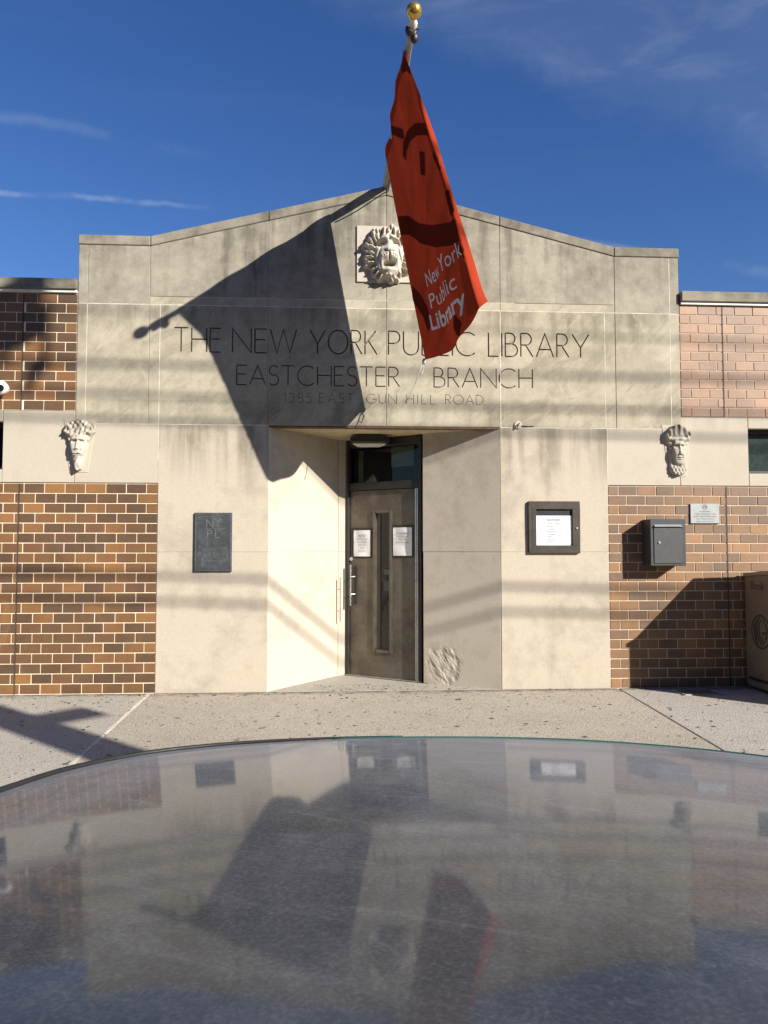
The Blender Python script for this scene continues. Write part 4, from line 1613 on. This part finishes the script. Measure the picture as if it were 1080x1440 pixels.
# ------------------------------------------------------------------ flagpole and flag
PA, PB = Vector((.463, 7.95, 5.30)), Vector((.517, 5.31, 5.372))
fp = thing('flagpole', (.463, 7.9, 5.29), 'steel flagpole with gold ball jutting forward from the top of the gable', 'flagpole')
p = MB()
p.tube([PA.lerp(PB, t / 10) for t in range(11)], [.048 - .0022 * t for t in range(11)], 18)
p.build('pole', simple('weathered grey pole', (.30, .29, .27), .5, metal=.3, var=.25, scale=9, dirt=(.15, .13, .11)), fp, smooth=True, sharp=50)
p = MB()
gb = Vector((.519, 5.205, 5.386))
p.sphere(gb, .058, 32, 20)
p.build('gold_ball', simple('gold leaf', (.62, .40, .09), .26, metal=.85, var=.2, scale=30, bump=.1), fp, smooth=True)
p = MB()
p.tube([gb + Vector((0, .052, -.004)), gb + Vector((0, .09, -.008)), gb + Vector((0, .11, -.01)), gb + Vector((0, .20, -.012))], [.022, .018, .038, .034], 16)
p.build('collar', simple('worn white truck fitting', (.62, .60, .55), .5, var=.3, scale=40), fp, smooth=True, sharp=50)
p = MB()
p.sphere(gb + Vector((-.018, .15, -.045)), .036, 14, 8, sz=1.1)
p.sphere(gb + Vector((.022, .21, -.055)), .033, 14, 8, sz=1.3)
p.tube([gb + Vector((-.05, .14, -.03)), gb + Vector((.05, .14, -.03))], .012, 10)
p.build('pulley', M['black_metal'], fp, smooth=True)
p = MB()
p.box(.40, .526, 7.70, 8.05, 5.17, 5.26)
p.tube([(.463, 7.75, 5.30), (.463, 8.0, 5.30)], .062, 18)
p.build('pole_socket', M['bronze'], fp, bevel=.004)

TO_ = Vector((.464, 5.58, 5.366))
TI_ = Vector((.420, 7.12, 5.345))
BO_ = Vector((1.135, 5.79, 3.385))
BI_ = Vector((.816, 7.108, 3.298))
FS_A = (.070, .016, .10)       # outer curl, ripple, hem sag


def flag_pt(u, v):
    """u: 0 outer edge .. 1 edge near the wall; v: 0 at the pole .. 1 hem."""
    a = TO_.lerp(TI_, u)
    b_ = BO_.lerp(BI_, u)
    p_ = a.lerp(b_, v)
    k = math.sin(math.pi * u)
    p_.z -= FS_A[2] * k * v ** 3
    # long soft folds that run down from the pole
    rip = math.sin(8.5 * u + 1.1 + 1.6 * v) * (.012 + .018 * v) * k + math.sin(19 * u - 2.2 * v) * .012 * (1 - .6 * v)
    p_.x += rip
    p_.x += .10 * math.sin(math.pi * v) * (1 - u) * .25
    # the outer edge is folded round towards the sun
    c_ = max(0.0, 1 - u / .065)
    sc__ = min(1, v * 3.2) * (.8 + .2 * math.sin(9 * v))
    p_.x += FS_A[0] * c_ ** 1.25 * sc__
    p_.y += .130 * c_ ** 1.3 * sc__
    # the outer corner of the hem is drawn up a little
    p_.z += .09 * max(0.0, 1 - u / .22) ** 2 * max(0.0, (v - .86) / .14) ** 2
    # pinched gathers at the pole
    p_.z += .007 * math.sin(22 * u) * (1 - v) ** 4
    return p_


def flag_nrm(u, v):
    e = 1e-3
    du = flag_pt(min(u + e, 1), v) - flag_pt(max(u - e, 0), v)
    dv = flag_pt(u, min(v + e, 1)) - flag_pt(u, max(v - e, 0))
    n_ = du.cross(dv).normalized()
    return n_ if n_.x < 0 else -n_


def cloth(name, dif, trn, fac):
    m, nt, b = new_mat(name)
    n = NB(nt)
    p_ = n.pos()
    w1 = n.noise(p_, 3.5, 4, .6)
    wv = n.noise(n.map(p_, scale=(1, 1, 14)), 30, 2, .5)
    k = n.math('MULTIPLY', n.ramp(w1, .3, .7, .88, 1.1), n.ramp(wv, .3, .7, .95, 1.05))
    nt.nodes.remove(b)
    d = n.node('ShaderNodeBsdfDiffuse')
    t = n.node('ShaderNodeBsdfTranslucent')
    n.put(d.inputs['Color'], n.mix(1.0, dif, k, 'MULTIPLY'))
    n.put(t.inputs['Color'], n.mix(1.0, trn, k, 'MULTIPLY'))
    x_ = n.node('ShaderNodeMixShader')
    x_.inputs[0].default_value = fac
    nt.links.new(d.outputs[0], x_.inputs[1])
    nt.links.new(t.outputs[0], x_.inputs[2])
    nt.links.new(x_.outputs[0], nt.nodes['Material Output'].inputs['Surface'])
    return m


fl = thing('library_flag', (.55, 6.4, 5.29), 'long orange red library flag with white lettering hanging from the pole', 'flag')
NU, NV = 90, 110
p = MB()
vs = [flag_pt(i / NU, k / NV) for i in range(NU + 1) for k in range(NV + 1)]
fs = [(i * (NV + 1) + k, (i + 1) * (NV + 1) + k, (i + 1) * (NV + 1) + k + 1, i * (NV + 1) + k + 1) for i in range(NU) for k in range(NV)]
p.add(vs, fs)
p.build('cloth', cloth('orange red nylon', (.40, .052, .023), (.085, .009, .004), .34), fl, smooth=True)


def flag_strip(mb, pts, w, asp=1.45 / 2.0, off=.004):
    """Dark stroke along (u, v) points; w in metres."""
    # densify
    P = []
    for a, b_ in zip(pts, pts[1:]):
        n_ = max(2, int(max(abs(a[0] - b_[0]), abs(a[1] - b_[1])) / .015))
        for i in range(n_):
            P.append((a[0] + (b_[0] - a[0]) * i / n_, a[1] + (b_[1] - a[1]) * i / n_))
    P.append(pts[-1])
    Ls, Rs = ribbon([(u * 1.48, v * 2.02) for u, v in P], w)
    M_ = max(1, int(w / .03))
    grid = []
    for a, b_ in zip(Ls, Rs):
        row = []
        for j in range(M_ + 1):
            q = a.lerp(b_, j / M_)
            u, v = min(max(q.x / 1.48, 0.003), .997), min(max(q.y / 2.02, 0.003), .997)
            row.append(flag_pt(u, v) + flag_nrm(u, v) * off)
        grid.append(row)
    vs = [q for r_ in grid for q in r_]
    fs = []
    for i in range(len(grid) - 1):
        for j in range(M_):
            a0 = i * (M_ + 1) + j
            fs.append((a0, a0 + 1, a0 + M_ + 2, a0 + M_ + 1))
    mb.add(vs, fs)


# FLAGMARKS
def flag_text(body, size, u0, v0, slope, bold, width, mat, parent, off=.005):
    """Letters laid on the cloth one by one, reading from the wall side (u0) towards the outer edge; v0 is the baseline."""
    vs, fs = text_mesh(body, 1.0, 'LEFT', bold)
    k = width / max(q[0] for q in vs)
    # connected pieces = letters (dots of i stay with their stem by x overlap)
    par = list(range(len(vs)))

    def find(a):
        while par[a] != a:
            a = par[a]
        return a
    for f in fs:
        for q in f[1:]:
            par[find(q)] = find(f[0])
    groups = {}
    for f in fs:
        groups.setdefault(find(f[0]), []).append(f)
    spans = []
    for fl_ in groups.values():
        xs = [vs[q][0] for f in fl_ for q in f]
        lo, hi = min(xs), max(xs)
        for sp_ in spans:
            if lo < sp_[1] - .3 * (hi - lo) and hi > sp_[0] + .3 * (hi - lo):
                sp_[2].extend(fl_)
                sp_[0], sp_[1] = min(lo, sp_[0]), max(hi, sp_[1])
                break
        else:
            spans.append([lo, hi, list(fl_)])
    for lo, hi, fl_ in spans:
        idx = sorted({q for f in fl_ for q in f})
        mp = {q: i for i, q in enumerate(idx)}
        pts = []
        for q in idx:
            x, y = vs[q]
            u = u0 - x * k / 1.48
            v = v0 + slope * (u0 - u) - y * size / 2.02
            u, v = min(max(u, .002), .998), min(max(v, .002), .998)
            pts.append(flag_pt(u, v) + flag_nrm(u, v) * off)
        m_ = MB()
        m_.add(pts, [[mp[q] for q in f] for f in fl_])
        m_.build('letter', mat, parent)


dark_marks = cloth('dark maroon marks', (.145, .022, .013), (.045, .006, .004), .35)  # for emblem strokes and other dark patches on the cloth
MARKS = [([(.13, .004), (.06, .03), (.004, .07)], .10), ([(.72, .005), (.558, .075), (.42, .15)], .075),
         ([(.52, .21), (.46, .185), (.308, .206), (.192, .225), (.075, .275), (.012, .32)], .085),
         ([(.205, .31), (.27, .38)], .085), ([(.06, .362), (.02, .43)], .13),
         ([(.97, .36), (.817, .406), (.617, .506), (.333, .606), (.125, .663), (.008, .68)], .165),
         ([(.05, .52), (.06, .61)], .085), ([(.985, .68), (.90, .735), (.83, .80), (.80, .87)], .15), ([(.055, .72), (.02, .81)], .11), ([(.36, .93), (.30, .985)], .13)]
for st, w in MARKS:
    p = MB()
    flag_strip(p, st, w)
    p.build('dark_stroke', dark_marks, fl, smooth=True)
white_print = cloth('white print', (.74, .68, .68), (.16, .12, .12), .2)
flag_text('New York', .175, .72, .712, .080, .0, .96, white_print, fl)
flag_text('Public', .175, .735, .802, .080, .0, .76, white_print, fl)
flag_text('Library', .185, .79, .886, .062, .022, .93, white_print, fl)
# end flag

rp_ = thing('halyard_rope', tuple(BI_), 'thin pale rope hanging from the inner corner of the flag hem', 'rope')
p = MB()
b0 = flag_pt(.995, .995)
p.tube([b0, b0 + Vector((-.03, 0, -.06)), b0 + Vector((-.055, 0, -.12)), b0 + Vector((-.095, .0, -.24)), b0 + Vector((-.145, .02, -.36)), b0 + Vector((-.20, .04, -.43))], .0045, 8)
p.tube([b0 + Vector((-.03, 0, -.05)), b0 + Vector((-.015, .01, -.10)), b0 + Vector((-.04, .01, -.17)), b0 + Vector((-.058, .0, -.14)), b0 + Vector((-.04, 0, -.07))], .0045, 8)
p.sphere(b0 + Vector((-.012, 0, -.03)), .020, 12, 8, sz=1.5)
p.build('cord', simple('grey cotton cord', (.36, .34, .31), .9, var=.2, scale=50), rp_, smooth=True)
p = MB()
pr = [PA.lerp(PB, t) + Vector((.02 + .012 * math.sin(t * 30), 0, -.05 - .02 * math.sin(t * 9))) for t in np.linspace(.08, .32, 14)]
p.tube(pr, .007, 8)
p.build('cord_by_pole', simple('dark cord', (.08, .07, .06), .9), rp_, smooth=True)

# ------------------------------------------------------------------ the car the picture was taken over
CARX = .10


def roof_z(x, y):
    return 1.272 - .2066 * (y - .17) ** 2 / 2 - .2 * (x - CARX) ** 2 / 2


front = [(-.362, .20), (-.358, .38), (-.348, .54), (-.335, .64), (-.316, .719), (-.290, .827), (-.237, .914), (-.160, .955), (-.072, .966), (.019, .966), (.110, .959), (.200, .950), (.288, .935), (.369, .908), (.440, .870), (.490, .835), (.530, .790), (.556, .73), (.570, .62), (.576, .45), (.578, .25)]
rear = [(.578, -.1), (.578, -.45), (.572, -.7), (.55, -.85), (.49, -.93), (.38, -.965), (.2, -.98), (.1, -.98), (0, -.98), (-.16, -.965), (-.27, -.93), (-.33, -.85), (-.352, -.7), (-.362, -.45), (-.362, -.1)]
ctrl = [Vector(q) for q in front + rear]
for _ in range(1):
    pass


def catmull(P, per=6):
    n_ = len(P)
    out_ = []
    for i in range(n_):
        a, b_, c_, d_ = P[i - 1], P[i], P[(i + 1) % n_], P[(i + 2) % n_]
        for k in range(per):
            t = k / per
            out_.append(.5 * ((2 * b_) + (c_ - a) * t + (2 * a - 5 * b_ + 4 * c_ - d_) * t * t + (3 * b_ - a - 3 * c_ + d_) * t ** 3))
    return out_


loop = catmull(ctrl, 6)
NL = len(loop)
cen = Vector((CARX, .0))

mgl, ngl, bgl = new_mat('dusty dark glass')
n = NB(ngl)
pp_ = n.pos()
bgl.inputs['Base Color'].default_value = (.012, .013, .015, 1)
bgl.inputs['Roughness'].default_value = .055
bgl.inputs['IOR'].default_value = 1.42
df = n.node('ShaderNodeBsdfDiffuse')
sm = n.noise(n.map(pp_, scale=(1, .6, 1)), 5, 8, .7, .9)
sm2 = n.noise(n.map(n.map(pp_, rot=(0, 0, R(28))), scale=(1.0, 4.5, 1)), 9, 7, .7, .8)
sp = n.noise(pp_, 380, 4, .75)
sp2 = n.noise(pp_, 120, 5, .75)
n.put(df.inputs['Color'], n.mix(n.ramp(sp, .35, .65), (.222, .225, .234), (.295, .298, .305)))
fac = n.math('ADD', n.ramp(sm, .36, .66, .12, .27), n.math('MULTIPLY', n.ramp(sp, .46, .74), .06))
fac = n.math('ADD', fac, n.math('MULTIPLY', n.ramp(sp2, .52, .74), .10))
fac = n.math('ADD', fac, n.math('MULTIPLY', n.ramp(sm2, .50, .70), .10))
lw = n.node('ShaderNodeLayerWeight')
cosv = n.math('SUBTRACT', 1.0, lw.outputs['Facing'])
tau = n.math('MULTIPLY', fac, -.50)
fac = n.math('SUBTRACT', 1.0, n.math('EXPONENT', n.math('DIVIDE', tau, n.math('MAXIMUM', cosv, .05))))
mxg = n.node('ShaderNodeMixShader')
n.put(mxg.inputs[0], fac)
ngl.links.new(bgl.outputs[0], mxg.inputs[1])
ngl.links.new(df.outputs[0], mxg.inputs[2])
ngl.links.new(mxg.outputs[0], ngl.nodes['Material Output'].inputs['Surface'])
M['dusty_glass'] = mgl

car = thing('parked_car', (CARX, .5, -.125), 'parked dark car with dusty glass roof reflecting the library', 'car')
p = MB()
RG = 36
vs = [Vector((cen.x, cen.y, roof_z(*cen)))]
for r_ in range(1, RG + 1):
    t = (r_ / RG)
    for q in loop:
        x, y = cen.lerp(q, t)
        vs.append(Vector((x, y, roof_z(x, y))))
fs = [(0, 1 + i, 1 + (i + 1) % NL) for i in range(NL)]
for r_ in range(RG - 1):
    for i in range(NL):
        i2 = (i + 1) % NL
        fs.append((1 + r_ * NL + i, 1 + (r_ + 1) * NL + i, 1 + (r_ + 1) * NL + i2, 1 + r_ * NL + i2))
p.add(vs, fs)
p.build('glass_roof', mgl, car, smooth=True)
p = MB()
vs, fs = [], []
for i, q in enumerate(loop):
    d = (q - cen).normalized()
    z = roof_z(q.x, q.y)
    vs += [(q.x, q.y, z - .0003), (q.x + d.x * .0022, q.y + d.y * .0022, z - .0022), (q.x + d.x * .0018, q.y + d.y * .0018, z - .0055), (q.x - d.x * .004, q.y - d.y * .004, z - .007)]
for i in range(NL):
    i2 = (i + 1) % NL
    for k in range(3):
        fs.append((4 * i + k, 4 * i2 + k, 4 * i2 + k + 1, 4 * i + k + 1))
p.add(vs, fs)
mgr, ntr, br_ = new_mat('green glass edge')
br_.inputs['Base Color'].default_value = (.025, .085, .065, 1)
br_.inputs['Roughness'].default_value = .15
p.build('glass_edge', mgr, car, smooth=True)
p = MB()
lip = []
for q in loop:
    d = (q - cen).normalized()
    lip.append(Vector((q.x + d.x * .0015, q.y + d.y * .0015, roof_z(q.x, q.y) - .0002)))
lip = [q for q in lip if q.x > -.02 and q.y > -.2]
p.tube(lip, .0017, 8)
p.build('glass_lip', mgr, car, smooth=True)
p = MB()
sl, sr = [], []
for q in loop:
    if q.x < .09 and q.y > -.5:
        d = (q - cen).normalized()
        sl.append((q.x + d.x * .006, q.y + d.y * .006, roof_z(q.x, q.y) + .0004))
# the loop starts on the left side, so the run from its first point to x = .09 is in order
run_ = sl[:next((i for i in range(1, len(sl)) if abs(sl[i][0] - sl[i - 1][0]) > .1 or abs(sl[i][1] - sl[i - 1][1]) > .2), len(sl))]
p.tube(run_, [.0034 if k < len(run_) - 30 else .0034 - .0024 * (k - len(run_) + 30) / 30 for k in range(len(run_))], 8)
p.build('roof_seal', simple('black roof seal', (.012, .012, .012), .6, bump=0), car, smooth=True)
M['paint'], _nt, _b = new_mat('dark grey car paint')
_b.inputs['Base Color'].default_value = (.022, .024, .028, 1)
_b.inputs['Metallic'].default_value = .3
_b.inputs['Roughness'].default_value = .32
_b.inputs['Coat Weight'].default_value = .8
_b.inputs['Coat Roughness'].default_value = .05
M['rubber'] = simple('black rubber', (.018, .018, .018), .7)
M['car_glass'] = simple('dark tinted car glass', (.012, .014, .016), .06, var=.0, bump=0)
belt = []
for q in loop:
    d = q - cen
    a = math.atan2(d.y, d.x)
    ca, sa_ = math.cos(a), math.sin(a)
    n_ = 3.0
    rx, ry = .80, (1.62 if sa_ > 0 else 1.45)
    rr = (abs(ca / rx) ** n_ + abs(sa_ / ry) ** n_) ** (-1 / n_)
    belt.append(Vector((cen.x + rr * ca, cen.y + rr * sa_, .74)))
p = MB()
top = [Vector((q.x - (q - cen).normalized().x * .012, q.y - (q - cen).normalized().y * .012, roof_z(q.x, q.y) - .008)) for q in loop]
STEP = 6
vs = []
for i in range(NL):
    for k in range(STEP + 1):
        t = k / STEP
        v_ = top[i].lerp(belt[i], t)
        vs.append(v_)
fs, mi = [], []
for i in range(NL):
    i2 = (i + 1) % NL
    q = loop[i]
    a = math.degrees(math.atan2(q.y - cen.y, q.x - cen.x)) % 360
    pillar = any(abs((a - c_ + 180) % 360 - 180) < w for c_, w in ((58, 5), (122, 5), (238, 7), (302, 7), (0, 4), (180, 4)))
    for k in range(STEP):
        fs.append((i * (STEP + 1) + k, i2 * (STEP + 1) + k, i2 * (STEP + 1) + k + 1, i * (STEP + 1) + k + 1))
        mi.append(1 if (pillar or k == STEP - 1) else 0)
p.add(vs, fs)
p.m = mi
p.build('windows', [M['car_glass'], M['paint']], car, smooth=True)


def plan(rx, y0_, y1_, n_, z, N_=96):
    yc, ry = (y0_ + y1_) / 2, (y1_ - y0_) / 2
    res = []
    for i in range(N_):
        a = 2 * math.pi * i / N_
        ca, sa_ = math.cos(a), math.sin(a)
        rr = (abs(ca) ** n_ + abs(sa_) ** n_) ** (-1 / n_)
        res.append((CARX + rx * rr * ca, yc + ry * rr * sa_, z))
    return res


loops = [plan(.80, -1.62, 2.62, 5, .02), plan(.865, -1.70, 2.72, 4.5, .12), plan(.885, -1.72, 2.76, 4, .32), plan(.87, -1.70, 2.74, 4, .48), plan(.85, -1.66, 2.68, 4, .56), plan(.82, -1.58, 2.52, 4, .61), plan(.78, -1.4, 1.9, 3.4, .70), plan(.74, -1.32, 1.5, 3, .75)]
p = MB()
N_ = 96
p.add([q for l in loops for q in l], [(j * N_ + i, j * N_ + (i + 1) % N_, (j + 1) * N_ + (i + 1) % N_, (j + 1) * N_ + i) for j in range(len(loops) - 1) for i in range(N_)] + [list(range(N_ - 1, -1, -1)), [(len(loops) - 1) * N_ + i for i in range(N_)]])
p.build('body', M['paint'], car, smooth=True, sharp=50)
for sx in (-1, 1):
    for wy in (-.95, 1.85):
        x_ = CARX + sx * .80
        p = MB()
        p.tube([(x_ - .10, wy, .185), (x_ - .085, wy, .185), (x_ + .085, wy, .185), (x_ + .10, wy, .185)], [.285, .31, .31, .285], 32)
        wh = p.build('wheel', M['rubber'], car, smooth=True, sharp=40)
        p = MB()
        xo = x_ + sx * .10
        p.tube([(xo, wy, .185), (xo + sx * .006, wy, .185)], [.205, .19], 28)
        p.build('rim', M['steel'], wh, smooth=True, sharp=30)
    p = MB()
    p.sphere((CARX + sx * .60, 2.585, .455), .10, 18, 10, sx=1.3, sy=.7, sz=.50)
    p.build('headlight', simple('clear lamp lens', (.25, .26, .28), .1, var=.0, bump=0), car, smooth=True)
    p = MB()
    p.sphere((CARX + sx * .93, 1.02, .78), .095, 18, 10, sx=1.0, sy=.6, sz=.75)
    p.tube([(CARX + sx * .80, 1.04, .74), (CARX + sx * .92, 1.02, .77)], .022, 8)
    p.build('wing_mirror', M['paint'], car, smooth=True)
    p = MB()
    p.sphere((CARX + sx * .62, -1.60, .50), .12, 18, 10, sx=1.3, sy=.6, sz=.5)
    p.build('tail_light', simple('red lamp lens', (.3, .01, .01), .15, var=.0, bump=0), car, smooth=True)

# ------------------------------------------------------------------ utility pole and cables behind the camera (their shadows cross the front)
UX, UY = 5.41, -1.2
up = thing('utility_pole', (UX, UY, -.125), 'tall wooden utility pole with transformer across the parking lane', 'utility pole')
M['wood'] = simple('weathered pole wood', (.14, .10, .07), .9, var=.25, scale=6)
p = MB()
p.tube([(UX, UY, -.15), (UX, UY, 11.6)], [.235, .17], 20)
p.build('pole', M['wood'], up, smooth=True, sharp=50)
side = Vector((.69, .72, 0))
p = MB()
for z in (10.9, 10.36):
    a = Vector((UX, UY + .15, z))
    p.tube([a - Vector((1.02, 0, 0)), a + Vector((1.02, 0, 0))], .065, 8)
p.build('crossarm', M['wood'], up)
p = MB()
p.tube([(UX + .66, UY, 9.78), (UX + .66, UY, 10.30)], .19, 22)
p.tube([(UX + .94, UY, 9.45), (UX + .95, UY, 10.15)], .03, 10)
p.tube([(UX + .55, UY, 9.5), (UX + .50, UY, 9.78)], .035, 10)
p.tube([(UX + .15, UY, 9.95), (UX + .5, UY, 9.95)], .05, 10)
p.tube([(UX + .80, UY, 9.30), (UX + .83, UY, 9.50), (UX + .95, UY, 9.55)], .045, 10)
p.build('transformer', simple('grey transformer tank', (.4, .41, .41), .5), up, smooth=True, sharp=40)
p = MB()
b0 = Vector((UX, UY, 5.28))
d_ = side
t_ = Vector((-d_.y, d_.x, 0))
cs = []
for w, l in ((-.08, .15), (.08, .15), (.08, .64), (-.08, .64)):
    cs.append(b0 + d_ * l + t_ * w)
p.add([(q.x, q.y, 5.23) for q in cs] + [(q.x, q.y, 5.40) for q in cs], [(0, 1, 2, 3), (4, 5, 6, 7), (0, 1, 5, 4), (1, 2, 6, 5), (2, 3, 7, 6), (3, 0, 4, 7)])
p.build('terminal_box', simple('grey terminal box', (.3, .3, .3), .6), up)
for i, (zp, rad, sl, sag, yo) in enumerate(((7.55, .022, .000, .35, -.18), (7.30, .020, .006, .30, -.18), (9.05, .021, -.010, .35, -.1), (9.32, .019, -.018, .45, -.1), (9.62, .020, -.022, .40, -.1), (10.02, .012, .0, .4, .15))):
    p = MB()
    pts = []
    for k in range(61):
        x = UX - 38 + 76 * k / 60
        dxx = abs(x - UX) / 38
        z = zp - sag * 4 * dxx * (1 - dxx) * .9 + sl * (UX - x)
        pts.append((x, UY + yo + .03 * math.sin(x * .3), z))
    p.tube(pts, rad, 8)
    tag(p.build('overhead_cable', M['rubber'], smooth=True), ('upper of the two lowest cables, with a splice case on it', 'lowest overhead cable on the utility pole', 'middle cable group, lowest wire above the two telephone cables', 'middle cable group, central wire on the utility pole', 'middle cable group, highest wire below the transformer', 'thin topmost wire running past the transformer top')[i], 'cable', 'overhead cables on the utility pole')
p = MB()
p.tube([(2.9, UY - .18, 7.40), (3.9, UY - .18, 7.41)], .075, 12)
tag(p.build('splice_case', M['rubber'], smooth=True), 'black cable splice case hanging on the lower cable', 'splice case')

# ------------------------------------------------------------------ unseen terrace across the street, added behind the camera to cut low sky fill
M['house_brick'] = simple('dark red house brick', (.13, .07, .05), .9, var=.3, scale=3)
M['house_trim'] = simple('painted house trim', (.40, .38, .34), .7)
hw, hy = 7.6, -17.0


def added_row_house(x0, label):
    t = thing('added_row_house', (x0 + hw / 2, hy, -.16), label, 'house', 'unseen row houses added to cut sky fill')
    w = MB()
    w.box(x0 + .02, x0 + hw - .02, hy - 9, hy, -.16, 10.4)
    w.build('wall', M['house_brick'], t)
    w = MB()
    w.box(x0 + .0, x0 + hw, hy - 9.1, hy + .25, 10.401, 10.8)
    w.build('cornice', M['house_trim'], t)
    for zz in (1.2, 4.4, 7.6):
        for k in range(3):
            if zz < 2 and k == 2:
                continue
            xx = x0 + 1.0 + k * 2.1
            w = MB()
            w.box(xx, xx + 1.2, hy - .02, hy + .06, zz, zz + 1.8)
            win = w.build('window', M['house_trim'], t)
            w = MB()
            w.box(xx + .1, xx + 1.1, hy + .061, hy + .066, zz + .1, zz + 1.7)
            w.build('pane', M['car_glass'], win)
    w = MB()
    w.box(x0 + 5.3, x0 + 6.4, hy - .02, hy + .08, -.16, 2.3)
    w.build('door', M['wood'], t)


for i, lab in enumerate(('added brick row house furthest left across the street', 'second added brick row house across the street', 'third added brick row house across the street', 'middle added brick row house across the street', 'added brick row house right of the middle one across the street', 'last added brick row house but one across the street', 'last added brick row house across the street')):
    added_row_house(-27 + i * hw, lab)
